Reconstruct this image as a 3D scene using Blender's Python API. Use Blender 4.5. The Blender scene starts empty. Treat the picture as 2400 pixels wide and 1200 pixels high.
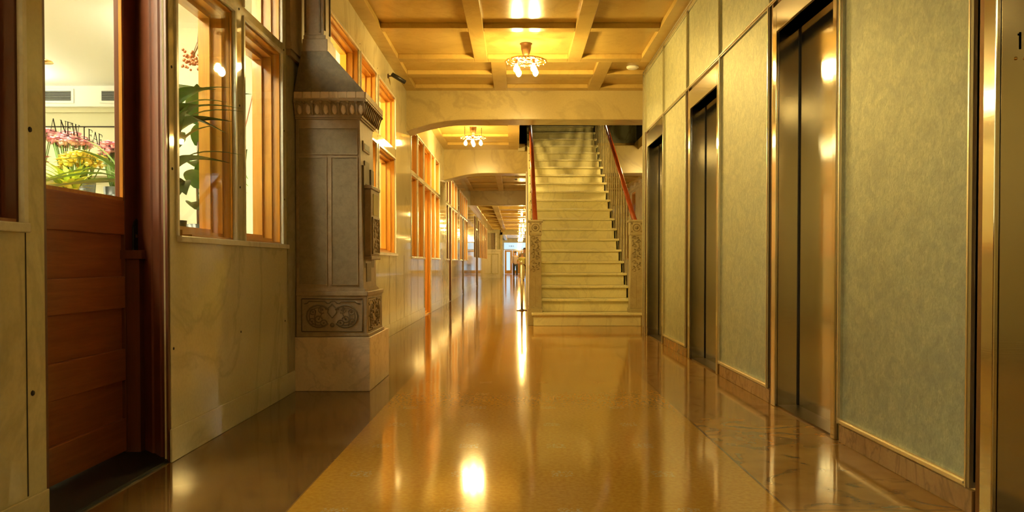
import bpy, bmesh, math, random
from mathutils import Vector, Matrix
random.seed(7)
R = math.radians
sc = bpy.context.scene
COL = sc.collection
# ------------------------------------------------------------------ camera, world, exposure
cam = bpy.data.cameras.new('camera'); camo = bpy.data.objects.new('camera', cam); COL.objects.link(camo)
camo.location = (0, 0, .88); camo.rotation_euler = (R(89.0), 0, 0)
cam.sensor_width = 36; cam.lens = 1830 / 2400 * 36
cam.shift_x = -11 / 2400; cam.shift_y = 49 / 2400
cam.clip_end = 200
sc.camera = camo
w = bpy.data.worlds.new('daylight'); sc.world = w; w.use_nodes = True
w.node_tree.nodes['Background'].inputs[0].default_value = (.62, .82, 1, 1)
w.node_tree.nodes['Background'].inputs[1].default_value = 1.05
sc.view_settings.view_transform = 'Standard'; sc.view_settings.look = 'None'
sc.view_settings.gamma = 1; sc.view_settings.use_curve_mapping = False
sc.view_settings.exposure = 0.25
WARM = (1, .68, .205); SHOP = (1, .94, .66); GLOW = (1, .80, .36)
BULB = 560; ROOM = 26; SHOPL = 42

# ------------------------------------------------------------------ materials
def mat(name, col, rough=.5, metal=0, coat=0, emit=None, es=0, spec=.5):
    m = bpy.data.materials.new(name); m.use_nodes = True
    b = m.node_tree.nodes['Principled BSDF']
    b.inputs['Base Color'].default_value = (*col, 1); b.inputs['Roughness'].default_value = rough
    b.inputs['Metallic'].default_value = metal; b.inputs['Coat Weight'].default_value = coat
    b.inputs['Coat Roughness'].default_value = .08
    b.inputs['Specular IOR Level'].default_value = spec
    if emit:
        b.inputs['Emission Color'].default_value = (*emit, 1); b.inputs['Emission Strength'].default_value = es
    return m
class NT:
    def __init__(s, m): s.t = m.node_tree; s.b = s.t.nodes['Principled BSDF']
    def n(s, typ, **kw):
        o = s.t.nodes.new(typ)
        for k, v in kw.items():
            if k in o.inputs: o.inputs[k].default_value = v
            else: setattr(o, k, v)
        return o
    def l(s, a, b): s.t.links.new(a, b)
    def coord(s, scale=(1, 1, 1), rot=(0, 0, 0)):
        g = s.n('ShaderNodeNewGeometry'); mp = s.n('ShaderNodeMapping'); mp.inputs['Scale'].default_value = scale
        mp.inputs['Rotation'].default_value = rot
        s.l(g.outputs['Position'], mp.inputs['Vector']); return mp.outputs[0]
    def noise(s, vec, scale, detail=5, dist=0, rough=.55):
        o = s.n('ShaderNodeTexNoise'); o.inputs['Scale'].default_value = scale; o.inputs['Detail'].default_value = detail
        o.inputs['Distortion'].default_value = dist; o.inputs['Roughness'].default_value = rough
        s.l(vec, o.inputs['Vector']); return o.outputs['Fac']
    def ramp(s, fac, stops):
        r = s.n('ShaderNodeValToRGB'); e = r.color_ramp.elements
        e[0].position = stops[0][0]; e[0].color = (*stops[0][1], 1); e[1].position = stops[-1][0]; e[1].color = (*stops[-1][1], 1)
        for p, c in stops[1:-1]:
            x = e.new(p); x.color = (*c, 1)
        s.l(fac, r.inputs[0]); return r.outputs[0]
    def mix(s, f, a, b, mode='MIX'):
        m = s.n('ShaderNodeMix'); m.data_type = 'RGBA'; m.blend_type = mode
        if isinstance(f, (int, float)): m.inputs[0].default_value = f
        else: s.l(f, m.inputs[0])
        for i, v in ((6, a), (7, b)):
            if isinstance(v, tuple): m.inputs[i].default_value = (*v, 1)
            else: s.l(v, m.inputs[i])
        return m.outputs[2]
    def bump(s, h, strength, dist=.01):
        b = s.n('ShaderNodeBump'); b.inputs['Strength'].default_value = strength; b.inputs['Distance'].default_value = dist
        s.l(h, b.inputs['Height']); s.l(b.outputs[0], s.b.inputs['Normal'])
        return b
def marble(name, a, b, vein, rough=.2, scale=1.3, vs=.5, coat=0):
    m = mat(name, a, rough, coat=coat); t = NT(m); v = t.coord()
    cloud = t.noise(v, scale, 6, .6)
    base = t.ramp(cloud, [(.3, b), (.62, a)])
    v2 = t.coord((1, 1, .75), (.5, .35, .2)); n2 = t.noise(v2, scale * .9, 7, 1.6)
    mask = t.ramp(n2, [(.465, (0, 0, 0)), (.5, (vs,) * 3), (.535, (0, 0, 0))])
    c = t.mix(mask, base, vein)
    f = t.noise(v, 60, 3)
    c = t.mix(t.ramp(f, [(.35, (.12,) * 3), (.6, (0,) * 3)]), c, vein)
    t.l(c, t.b.inputs['Base Color'])
    return m
def wood(name, a, b, axis='z', rough=.35, coat=.35):
    m = mat(name, a, rough, coat=coat); t = NT(m)
    s = {'z': (38, 38, 2.2), 'y': (38, 2.2, 38)}[axis]
    n = t.noise(t.coord(s), 1, 5, .8); c = t.ramp(n, [(.3, b), (.7, a)])
    n2 = t.noise(t.coord(tuple(x * 5 for x in s)), 1, 3)
    c = t.mix(t.ramp(n2, [(.4, (.35,) * 3), (.6, (0,) * 3)]), c, b)
    t.l(c, t.b.inputs['Base Color']); t.bump(n2, .15, .002)
    return m
M = {}
M['marble'] = marble('wall_marble', (.70, .645, .42), (.60, .55, .35), (.34, .32, .20), .05, 1.1, .35)
M['marble_dado'] = marble('dado_marble', (.50, .45, .33), (.38, .34, .24), (.22, .20, .13), .05, 1.6, .3)
M['marble_white'] = marble('pale_marble', (.84, .80, .70), (.72, .68, .56), (.42, .38, .30), .22, 1.0, .3)
M['marble_ceil'] = marble('ceiling_marble', (.58, .41, .125), (.50, .35, .10), (.38, .25, .075), .22, 1.8, .25)
M['marble_ceil'].node_tree.nodes['Principled BSDF'].inputs['Specular IOR Level'].default_value = .3
M['marble_stair'] = marble('stair_marble', (.88, .84, .50), (.78, .73, .42), (.50, .46, .26), .28, 1.7, .3)
M['marble_beam'] = marble('beam_marble', (.56, .46, .21), (.48, .39, .17), (.30, .23, .11), .25, .8, .35)
M['marble_green'] = marble('green_marble', (.36, .38, .26), (.24, .27, .18), (.12, .14, .09), .4, 2, .5)
M['pink_marble'] = marble('pink_marble', (.85, .66, .46), (.74, .56, .39), (.38, .28, .19), .25, 3.2, .3)
M['base_red'] = marble('red_brown_base', (.34, .19, .07), (.26, .13, .045), (.10, .05, .02), .2, 4, .4)
M['newel'] = marble('newel_stone', (.46, .40, .22), (.38, .32, .17), (.26, .21, .11), .45, 6, .3)
M['stone'] = marble('carved_brownstone', (.44, .32, .195), (.35, .25, .15), (.22, .16, .10), .45, 14, .25)
M['stone_mid'] = marble('brown_slate_panel', (.33, .25, .15), (.25, .19, .11), (.16, .12, .07), .5, 18, .25)
M['stone_dark'] = marble('dark_slate_panel', (.22, .16, .09), (.15, .11, .06), (.09, .07, .04), .5, 22, .25)
M['carve_dark'] = mat('carving_recess', (.19, .135, .075), .6)
M['newel_dark'] = mat('newel_carving', (.24, .19, .09), .55)
M['wood'] = wood('honey_oak', (.74, .36, .05), (.56, .24, .03))
M['wood_y'] = wood('honey_oak_rail', (.74, .36, .05), (.56, .24, .03), 'y')
M['wood_door'] = wood('red_oak', (.44, .14, .032), (.30, .085, .02), 'y', .38, .25)
M['wood_jamb'] = wood('red_oak_upright', (.16, .040, .010), (.11, .027, .007), 'z', .5, .1)
M['wood_dark'] = wood('dark_oak', (.16, .045, .015), (.10, .028, .010))
M['rail'] = wood('handrail_mahogany', (.42, .085, .018), (.30, .05, .012), 'y', .2, .8)
M['gap'] = mat('dark_joint', (.03, .022, .015), .8)
M['black'] = mat('black_iron', (.012, .011, .010), .5)
M['brass'] = mat('aged_brass', (.24, .14, .065), .42, 1)
M['brass_hi'] = mat('polished_brass', (.85, .58, .26), .22, 1)
M['bronze'] = mat('dark_bronze', (.10, .06, .035), .35, 1)
M['cream'] = mat('cream_plaster', (.70, .69, .50), .7)
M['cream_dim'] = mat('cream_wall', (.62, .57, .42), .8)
M['white'] = mat('white_plaster', (.86, .87, .84), .6)
M['void'] = mat('unlit_black', (.008, .009, .008), .9)  # near-black colour stands in for the darkness of the upper stairwell
M['carpet'] = mat('room_floor', (.35, .22, .12), .7)
M['lampglow'] = mat('bulb_glow', (1, .8, .5), .4, emit=WARM, es=BULB)
M['socket'] = mat('socket_brass', (.20, .11, .05), .4, 1)
M['glow_room'] = mat('room_light', (1, .8, .5), .4, emit=GLOW, es=ROOM)
M['glow_shop'] = mat('shop_light', (1, 1, 1), .4, emit=SHOP, es=SHOPL)
M['glow_back'] = mat('back_shop_fill', (1, 1, 1), .4, emit=SHOP, es=SHOPL * .3)
M['glow_day'] = mat('side_hall_fill', (1, 1, 1), .4, emit=(.9, .95, 1), es=14)
M['steel_plain'] = mat('polished_trim', (.80, .78, .70), .25, 1)
M['pole'] = mat('satin_steel', (.7, .66, .55), .3, 1)
M['grey'] = mat('vent_grey', (.20, .22, .22), .6)
def brushed():
    m = mat('brushed_steel', (.66, .64, .58), .13, 1); t = NT(m)
    m.node_tree.nodes['Principled BSDF'].inputs['Anisotropic'].default_value = .75
    tg = t.n('ShaderNodeTangent'); tg.direction_type = 'RADIAL'; tg.axis = 'Z'; t.l(tg.outputs[0], t.b.inputs['Tangent'])
    n = t.noise(t.coord((3, 3, 160)), 1, 3)
    t.bump(n, .02, .002)
    n1 = t.noise(t.coord((1.5, 1.5, 1.1)), 1, 3)
    return m
M['steel'] = brushed()
def metalpanel():
    m = mat('textured_bronze_panel', (.5, .5, .25), .5, .35); t = NT(m)
    n = t.noise(t.coord((70, 70, 52)), 1, 5, 1.0)
    c = t.ramp(n, [(.3, (.33, .34, .20)), (.7, (.50, .51, .31))])
    n3 = t.noise(t.coord(), 11, 5, 1.2)
    c = t.mix(t.ramp(n3, [(.36, (.55,) * 3), (.60, (0,) * 3)]), c, (.26, .27, .19))
    t.l(c, t.b.inputs['Base Color']); t.bump(n, .25, .006)
    return m
M['panel'] = metalpanel()
def glass():
    m = bpy.data.materials.new('clear_pane'); m.use_nodes = True; t = m.node_tree; t.nodes.clear()
    o = t.nodes.new('ShaderNodeOutputMaterial'); mx = t.nodes.new('ShaderNodeMixShader'); tr = t.nodes.new('ShaderNodeBsdfTransparent')
    gl = t.nodes.new('ShaderNodeBsdfGlossy'); gl.inputs['Roughness'].default_value = .02
    lw = t.nodes.new('ShaderNodeLayerWeight'); lw.inputs['Blend'].default_value = .5
    pw = t.nodes.new('ShaderNodeMath'); pw.operation = 'POWER'; pw.inputs[1].default_value = 5
    ad = t.nodes.new('ShaderNodeMath'); ad.operation = 'MULTIPLY_ADD'; ad.inputs[1].default_value = .45; ad.inputs[2].default_value = .025
    tr.inputs[0].default_value = (.97, .98, .95, 1)
    t.links.new(lw.outputs['Facing'], pw.inputs[0]); t.links.new(pw.outputs[0], ad.inputs[0]); t.links.new(ad.outputs[0], mx.inputs[0])
    t.links.new(tr.outputs[0], mx.inputs[1]); t.links.new(gl.outputs[0], mx.inputs[2]); t.links.new(mx.outputs[0], o.inputs[0])
    return m
M['glass'] = glass()
def floormat():
    m = mat('waxed_terrazzo', (.5, .35, .15), .07, coat=.0); t = NT(m)
    g = t.n('ShaderNodeNewGeometry'); sx = t.n('ShaderNodeSeparateXYZ'); t.l(g.outputs['Position'], sx.inputs[0])
    def math_(op, a, b=None):
        o = t.n('ShaderNodeMath'); o.operation = op
        for i, v in ((0, a), (1, b)):
            if v is None: continue
            if isinstance(v, (int, float)): o.inputs[i].default_value = v
            else: t.l(v, o.inputs[i])
        return o.outputs[0]
    X, Y = sx.outputs[0], sx.outputs[1]
    # centre field: fine terrazzo
    n = t.noise(t.coord(), 55, 3); n2 = t.noise(t.coord(), .8, 3)
    field = t.ramp(n, [(.35, (.40, .185, .018)), (.65, (.50, .25, .03))])
    field = t.mix(t.ramp(n2, [(.35, (.45,) * 3), (.65, (0,) * 3)]), field, (.35, .175, .024))
    # little four-dash mosaic motifs on a grid
    def cell(v, period, off=0.):
        f = math_('FRACT', math_('DIVIDE', math_('ADD', v, 50 + off), period)); return math_('MULTIPLY', math_('SUBTRACT', f, .5), period)
    cx = cell(X, .42); cy = cell(Y, .5)
    ax = math_('ABSOLUTE', cx); ay = math_('ABSOLUTE', cy)
    inx = math_('LESS_THAN', ax, .045); iny = math_('LESS_THAN', ay, .045)
    ring = math_('GREATER_THAN', t.noise(t.coord((1, 1, 1)), 75, 1), .54)
    motif = math_('MULTIPLY', math_('MULTIPLY', inx, iny), ring)
    field = t.mix(motif, field, (.42, .28, .10))
    # side bands: red-brown veined marble slabs with swirling dark veins
    mp = t.coord((1, 1, 0)); vo = t.n('ShaderNodeTexNoise'); vo.inputs['Scale'].default_value = 1.15; vo.inputs['Detail'].default_value = 3
    t.l(mp, vo.inputs['Vector'])
    sw = math_('SINE', math_('MULTIPLY', vo.outputs['Fac'], 62.))
    swm = t.ramp(sw, [(.0, (0,) * 3), (.62, (0,) * 3), (.98, (1,) * 3)])
    band = t.ramp(t.noise(t.coord(), 3, 5), [(.3, (.27, .12, .024)), (.7, (.38, .20, .042))])
    bv = t.noise(t.coord(), 9, 4)
    fade = t.ramp(bv, [(.42, (0,) * 3), (.60, (.7,) * 3)])
    band = t.mix(t.mix(1.0, swm, fade, 'MULTIPLY'), band, (.085, .036, .012))
    leftshade = math_('LESS_THAN', X, -.82)
    band = t.mix(math_('MULTIPLY', leftshade, .6), band, (.045, .022, .009))  # left band darkened in colour, standing in for the dim light there
    inb = math_('MAXIMUM', math_('GREATER_THAN', X, .97), math_('LESS_THAN', X, -.82))
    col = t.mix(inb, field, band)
    # joints
    j1 = math_('LESS_THAN', math_('ABSOLUTE', cell(Y, 1.22, .3)), .004); jb = math_('MULTIPLY', j1, inb)
    e1 = math_('LESS_THAN', math_('ABSOLUTE', math_('SUBTRACT', math_('ABSOLUTE', math_('SUBTRACT', X, .075)), .895)), .006)
    j = math_('MAXIMUM', jb, e1)
    col = t.mix(math_('MULTIPLY', j, .6), col, (.10, .05, .025))
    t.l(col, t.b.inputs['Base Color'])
    h = t.noise(t.coord((1.3, .55, 1)), 1.5, 2); t.bump(h, .10, .02)
    t.b.inputs['IOR'].default_value = 1.5
    rn = t.noise(t.coord(), 4, 4); t.l(t.ramp(rn, [(.3, (.078,) * 3), (.7, (.092,) * 3)]), t.b.inputs['Roughness'])
    return m
M['floor'] = floormat()
def leafm(name, a, b):
    m = mat(name, a, .4); t = NT(m); t.l(t.ramp(t.noise(t.coord(), 14, 3), [(.35, a), (.65, b)]), t.b.inputs['Base Color'])
    t.b.inputs['Subsurface Weight'].default_value = 0
    return m
M['leaf'] = leafm('deep_green_leaf', (.05, .14, .025), (.10, .24, .04))
M['leaf_light'] = leafm('lime_leaf', (.38, .50, .05), (.62, .68, .12))
M['leaf_mid'] = leafm('mid_green_leaf', (.10, .20, .03), (.18, .30, .06))
M['pink'] = leafm('pink_petal', (.92, .42, .52), (.96, .72, .76))
M['magenta'] = leafm('dusky_petal', (.45, .10, .12), (.70, .25, .25))
M['yellow'] = leafm('yellow_petal', (.90, .70, .08), (.95, .85, .3))
M['dried'] = leafm('dried_berry', (.30, .07, .02), (.42, .14, .05))
M['twig'] = leafm('twig_brown', (.16, .08, .04), (.25, .13, .06))
M['pot'] = mat('dark_glazed_pot', (.05, .055, .045), .3)
M['pot_clay'] = mat('clay_pot', (.40, .20, .10), .6)
M['ink'] = mat('dark_green_lettering', (.05, .06, .035), .5)
M['skin'] = mat('skin', (.50, .26, .17), .55)

# ------------------------------------------------------------------ helpers
class MB:
    def __init__(s): s.v = []; s.f = []; s.mi = []; s.sm = []
    def add(s, vs, fs, mi=0, smooth=False):
        o = len(s.v); s.v += [tuple(v) for v in vs]
        for f in fs: s.f.append(tuple(i + o for i in f)); s.mi.append(mi); s.sm.append(smooth)
        return s
    def box(s, x0, x1, y0, y1, z0, z1, mi=0):
        x0, x1 = min(x0, x1), max(x0, x1); y0, y1 = min(y0, y1), max(y0, y1); z0, z1 = min(z0, z1), max(z0, z1)
        vs = [(x, y, z) for z in (z0, z1) for y in (y0, y1) for x in (x0, x1)]
        return s.add(vs, [(0, 2, 3, 1), (4, 5, 7, 6), (0, 1, 5, 4), (2, 6, 7, 3), (0, 4, 6, 2), (1, 3, 7, 5)], mi)
    def frus(s, a, b, mi=0):
        (x0, x1, y0, y1, z0), (u0, u1, w0, w1, z1) = a, b
        vs = [(x0, y0, z0), (x1, y0, z0), (x0, y1, z0), (x1, y1, z0), (u0, w0, z1), (u1, w0, z1), (u0, w1, z1), (u1, w1, z1)]
        return s.add(vs, [(0, 2, 3, 1), (4, 5, 7, 6), (0, 1, 5, 4), (2, 6, 7, 3), (0, 4, 6, 2), (1, 3, 7, 5)], mi)
    def tube(s, pts, r, n=8, mi=0, cap=True, closed=False):
        pts = [Vector(p) for p in pts]; rr = r if isinstance(r, (list, tuple)) else [r] * len(pts); rings = []
        m = len(pts); ref = None
        for i, p in enumerate(pts):
            if closed: d = (pts[(i + 1) % m] - pts[i - 1])
            else: d = pts[min(i + 1, m - 1)] - pts[max(i - 1, 0)]
            if d.length < 1e-9: d = Vector((0, 0, 1))
            d.normalize()
            if ref is None: ref = Vector((0, 0, 1)) if abs(d.z) < .9 else Vector((1, 0, 0))
            u = ref - d * ref.dot(d)
            if u.length < 1e-6: u = d.orthogonal()
            u.normalize(); ref = u; v = d.cross(u)
            rings.append([p + (u * math.cos(2 * math.pi * k / n) + v * math.sin(2 * math.pi * k / n)) * rr[i] for k in range(n)])
        vs = [q for ring in rings for q in ring]; fs = []
        for i in range(m if closed else m - 1):
            a = i * n; b = ((i + 1) % m) * n
            for k in range(n): fs.append((a + k, a + (k + 1) % n, b + (k + 1) % n, b + k))
        if cap and not closed: fs += [tuple(range(n))[::-1], tuple(range((m - 1) * n, m * n))]
        return s.add(vs, fs, mi, True)
    def lathe(s, c, prof, n=16, mi=0, axis='z'):
        vs = []; fs = []; c = Vector(c)
        for r, h in prof:
            for k in range(n):
                a = 2 * math.pi * k / n; u, v = r * math.cos(a), r * math.sin(a)
                q = {'z': (u, v, h), 'x': (h, u, v), 'y': (u, h, v)}[axis]; vs.append(c + Vector(q))
        for i in range(len(prof) - 1):
            for k in range(n): fs.append((i * n + k, i * n + (k + 1) % n, (i + 1) * n + (k + 1) % n, (i + 1) * n + k))
        fs += [tuple(range(n))[::-1], tuple(range((len(prof) - 1) * n, len(prof) * n))]
        return s.add(vs, fs, mi, True)
    def ball(s, c, r, n=8, m=6, mi=0, sz=(1, 1, 1)):
        prof = [(max(1e-4, r * math.sin(math.pi * i / m)), -r * math.cos(math.pi * i / m)) for i in range(m + 1)]
        vs = []; fs = []
        for q, h in prof:
            for k in range(n):
                a = 2 * math.pi * k / n; vs.append((c[0] + q * math.cos(a) * sz[0], c[1] + q * math.sin(a) * sz[1], c[2] + h * sz[2]))
        for i in range(m):
            for k in range(n): fs.append((i * n + k, i * n + (k + 1) % n, (i + 1) * n + (k + 1) % n, (i + 1) * n + k))
        return s.add(vs, fs, mi, True)
    def prism(s, poly, ax, c0, c1, mi=0):
        # poly in the two other axes, extruded along ax from c0 to c1
        n = len(poly)
        def pt(u, v, c): return {'x': (c, u, v), 'y': (u, c, v), 'z': (u, v, c)}[ax]
        vs = [pt(u, v, c0) for u, v in poly] + [pt(u, v, c1) for u, v in poly]
        fs = [tuple(range(n)), tuple(range(n, 2 * n))[::-1]] + [(i, (i + 1) % n, (i + 1) % n + n, i + n) for i in range(n)]
        return s.add(vs, fs, mi)
    def leaf(s, base, az, length, rise, droop, width, mi=0, seg=7, fold=.25):
        dx, dy = math.cos(az), math.sin(az); px, py = -dy, dx; vs = []; fs = []
        for i in range(seg + 1):
            t = i / seg; h = length * t
            c = (base[0] + dx * h * (.35 + .65 * t) * (1 if rise < 1 else .8), base[1] + dy * h * (.35 + .65 * t) * (1 if rise < 1 else .8), base[2] + length * (rise * t - droop * t * t))
            ww = width * (math.sin(math.pi * min(1, (.06 + .94 * t)) ** .8) if t < 1 else 0.02) + .0015
            vs += [(c[0] - px * ww, c[1] - py * ww, c[2] + ww * fold), c, (c[0] + px * ww, c[1] + py * ww, c[2] + ww * fold)]
        for i in range(seg):
            a = i * 3; fs += [(a, a + 1, a + 4, a + 3), (a + 1, a + 2, a + 5, a + 4)]
        return s.add(vs, fs, mi, True)
    def build(s, name, mats, parent=None, bevel=0, loc=None):
        me = bpy.data.meshes.new(name); me.from_pydata(s.v, [], s.f); me.update()
        for m in (mats if isinstance(mats, (list, tuple)) else [mats]): me.materials.append(M[m] if isinstance(m, str) else m)
        for i, p in enumerate(me.polygons): p.material_index = s.mi[i]; p.use_smooth = s.sm[i]
        bm = bmesh.new(); bm.from_mesh(me); bmesh.ops.recalc_face_normals(bm, faces=bm.faces); bm.to_mesh(me); bm.free()
        o = bpy.data.objects.new(name, me); COL.objects.link(o)
        if parent: o.parent = parent
        if loc: o.location = loc
        if bevel:
            b = o.modifiers.new('bevel', 'BEVEL'); b.width = bevel; b.segments = 2; b.limit_method = 'ANGLE'
        return o
def tag(o, label=None, cat=None, group=None, kind=None):
    if label: o['label'] = label
    if cat: o['category'] = cat
    if group: o['group'] = group
    if kind: o['kind'] = kind
    return o
def empty(name, loc=(0, 0, 0), parent=None, **kw):
    o = bpy.data.objects.new(name, None); COL.objects.link(o); o.location = loc; o.empty_display_size = .1
    if parent: o.parent = parent
    return tag(o, **kw)
def dup(root, loc, rotz=None, **kw):
    r = root.copy(); COL.objects.link(r); r.location = loc
    if rotz is not None: r.rotation_euler = (0, 0, rotz)
    tag(r, **kw)
    for ch in list(root.children):
        c = ch.copy(); COL.objects.link(c); c.parent = r
        for g in list(ch.children):
            d = g.copy(); COL.objects.link(d); d.parent = c
    return r
LX, RX = -1.53, 1.60
CZ, CC = 3.27, 3.325          # rib soffit, coffer panel

# ------------------------------------------------------------------ floor and ceiling
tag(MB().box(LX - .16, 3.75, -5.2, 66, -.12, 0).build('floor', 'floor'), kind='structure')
tag(MB().box(-7.2, LX - .16, -5.2, 42, -.10, .0).build('floor_rooms', 'carpet'), kind='structure')
def coffered(name, x0, x1, y0, y1, xr, yr, mats, zc=CC, zr=CZ, parent=None):
    m = MB().box(x0, x1, y0, y1, zc, zc + .15)
    for a, b in xr: m.box(a, b, y0, y1, zr, zc, 0)
    xs = sorted(xr)
    for c, d in yr:
        for i in range(len(xs) - 1): m.box(xs[i][1], xs[i + 1][0], c, d, zr, zc, 0)
    o = m.build(name, mats, parent, bevel=.006); tag(o, kind='structure'); return o
# lobby ceiling
coffered('ceiling_lobby', LX - .2, 1.9, -5.2, 9.31, [(LX - .2, -1.385), (-.5, -.34), (.6, .76), (1.46, 1.9)],
         [(-5.2, -4.9), (-2.6, -2.45), (-.7, -.55), (1.2, 1.35), (3.1, 3.25), (5.0, 5.13), (6.75, 6.88), (7.98, 8.11), (9.16, 9.31)], 'marble_ceil')
coffered('ceiling_lobby_end', LX - .2, 3.75, 9.31, 10.86, [(LX - .2, -1.385), (-.31, -.13), (.97, 1.14), (2.6, 3.75)],
         [(9.31, 9.33), (9.92, 10.09), (10.69, 10.86)], 'marble_ceil')
m = MB().box(1.9, 3.75, 9.31, 9.33, CZ, CC)
# ceiling over the passage left of the stair
coffered('ceiling_passage', LX - .2, .05, 11.3, 16.45, [(LX - .2, -1.40), (-.16, .05)], [(11.3, 11.5), (12.5, 12.62), (13.6, 13.72), (14.76, 14.92), (15.82, 16.45)], 'marble_ceil')
coffered('ceiling_rear', LX - .2, 3.75, 16.9, 26.0, [(LX - .2, -1.40), (-.60, -.42), (.6, .75), (2.0, 2.15), (3.4, 3.75)],
         [(16.9, 17.1), (18.6, 18.75), (20.3, 20.45), (22.0, 22.15), (23.7, 23.85), (25.4, 26.0)], 'marble_ceil')
tag(MB().box(2.55, 3.75, 11.3, 16.9, CZ, CC + .15).build('ceiling_side', 'marble_ceil'), kind='structure')
LZ = 2.86
coffered('ceiling_far', -3.2, 2.4, 26.0, 47.0, [(-3.2, -1.38), (-.86, -.64), (1.4, 2.4)],
         [(26.75 + 2.1 * i, 27.05 + 2.1 * i) for i in range(10)], 'marble_ceil', LZ + .22, LZ)
tag(MB().box(-3.2, 2.4, 47.0, 66, 2.9, 3.1).box(-.95, -.75, 47, 65, 2.75, 2.9).build('ceiling_entrance', 'marble_ceil'), kind='structure')

# ------------------------------------------------------------------ ceiling beams with a haunch on the left
def beam(name, y0, y1, x1, zb, zt, drop, run):
    poly = [(LX - .2, zt), (LX - .2, zb - drop), (LX, zb - drop)]
    for i in range(1, 9):
        t = i / 8; poly.append((LX + run * t, zb - drop * (1 - t) ** 2))
    poly += [(x1, zb), (x1, zt)]
    o = MB().prism(poly, 'y', y0, y1).build(name, 'marble_beam', bevel=.012)
    return tag(o, kind='structure')
beam('beam_front', 10.86, 11.30, 3.75, 2.87, CC + .15, .16, .85)
beam('beam_middle', 16.45, 16.90, 3.75, 2.77, 3.36, .15, .9)
beam('beam_rear', 25.9, 26.3, 3.75, 2.80, CC + .15, .0, .6)
# ------------------------------------------------------------------ left wall with openings
def wall_holes(name, xa, xb, y0, y1, z0, z1, holes, mt, parent=None, zsplit=None):
    ys = sorted({y0, y1, *[h[0] for h in holes], *[h[1] for h in holes]})
    m = MB()
    for a, b in zip(ys, ys[1:]):
        hs = sorted([(h[2], h[3]) for h in holes if h[0] <= a + 1e-6 and h[1] >= b - 1e-6]); z = z0
        for c, d in hs:
            if c > z: m.box(xa, xb, a, b, z, c)
            z = max(z, d)
        if z < z1: m.box(xa, xb, a, b, z, z1)
    o = m.build(name, mt, parent); return o
SILL, BARB, BART, TOP = 1.005, 2.245, 2.315, 2.945
near = [(.9, 2.42, SILL, BARB), (.9, 2.42, BART, TOP), (-1.4, .7, SILL, BARB), (2.53, 3.45, 0, 2.6),
        (3.53, 4.25, SILL, BARB), (3.53, 4.25, BART, TOP), (4.40, 5.10, SILL, BARB), (4.40, 5.10, BART, TOP),
        (6.35, 7.61, SILL, 2.19), (6.35, 7.61, BART, TOP), (7.70, 8.55, SILL, 2.19), (7.70, 8.55, BART, TOP), (8.68, 9.86, SILL, 2.19), (8.68, 9.86, BART, TOP)]
segA = [(11.34, 12.05), (12.12, 12.86), (12.95, 13.92), (14.0, 14.62), (14.70, 15.48)]
segB = [(16.98, 17.5), (17.62, 18.32), (18.42, 19.18), (19.28, 20.1)]
segC = [(21.05, 21.8), (21.9, 22.55), (22.65, 23.35), (23.45, 24.3)]
far = []
for seg, dr in ((segA, 2), (segB, 1), (segC, 1)):
    for i, (a, b) in enumerate(seg):
        far.append((a, b, 0 if i == dr else SILL - .03, 2.17)); far.append((a, b, 2.24, 2.84))
D = []
y = 28.0
for i in range(9):
    D.append((y, y + 1.2)); y += 1.43
DT = 2.62
holesD = [(a, b, 0 if i == 1 else 1.1, DT) for i, (a, b) in enumerate(D)]
wl = tag(empty('wall_left'), kind='structure')
behind = [h for h in near if h[0] != 2.53] + [(2.25, 3.61, 0, 2.6)] + [(2.25, 3.70, SILL, BARB), (2.25, 2.42, BART, TOP)] + far + holesD
wall_holes('wall_slab', LX - .12, LX - .03, -5.2, 47.2, 0, 3.5, behind, 'marble', wl)
wall_holes('wall_facing', LX - .03, LX, -5.2, 47.2, 0, 3.5, near + far + holesD, 'marble', wl)
# dado joint lines, baseboard and screw covers
j = MB()
solid = [(-5.2, 2.53), (3.43, 12.95), (13.92, 17.62), (18.32, 21.9), (22.55, D[1][0]), (D[1][1], 47)]
for yy in (2.43, 7.0, 8.2, 9.4, 9.9, 10.6, 11.3, 12.1, 14.7, 16.4, 19.3, 20.2, 23.4, 24.4, 26.0, 27.8):
    j.box(LX, LX + .0012, yy, yy + .005, .15, .985)
j.box(LX, LX + .0012, 9.87, 9.875, 1, 2.95).box(LX, LX + .0012, 11.3, 11.305, 1, 2.8)
j.build('joint', 'gap', wl)
for a, b in solid:
    tag(MB().box(LX, LX + .010, a, b, 0, .147).build('baseboard_left', 'marble', bevel=.003), kind='structure')
sc_ = MB()
for yy in (3.475, 4.325, 5.15, 7.655, 8.61):
    for zz in (.5, 1.3, 1.75, 2.28, 3.02): sc_.lathe((LX + .0005, yy, zz), [(.007, 0), (.006, .002)], 8, axis='x')
for yy in (2.46,):
    for zz in (.47, 1.30, 1.9): sc_.lathe((LX + .0005, yy, zz), [(.009, 0), (.008, .003)], 8, axis='x')
sc_.build('screw_cover', 'gap', wl)
# dado slabs proud of the wall under each window, and sills
def sill(a, b, z):
    MB().box(LX - .03, LX + .022, a, b, z - .03, z).build('sill', 'marble_white', wl, bevel=.004)
for a, b, z in ((-1.5, 2.43, SILL), (3.52, 5.19, SILL), (6.3, 9.95, SILL - .005), (11.3, 12.95, .975), (13.92, 15.5, .975), (16.92, 17.62, .975), (18.32, 20.15, .975), (21.0, 21.9, .975), (22.55, 24.35, .975)):
    sill(a, b, z)
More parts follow.
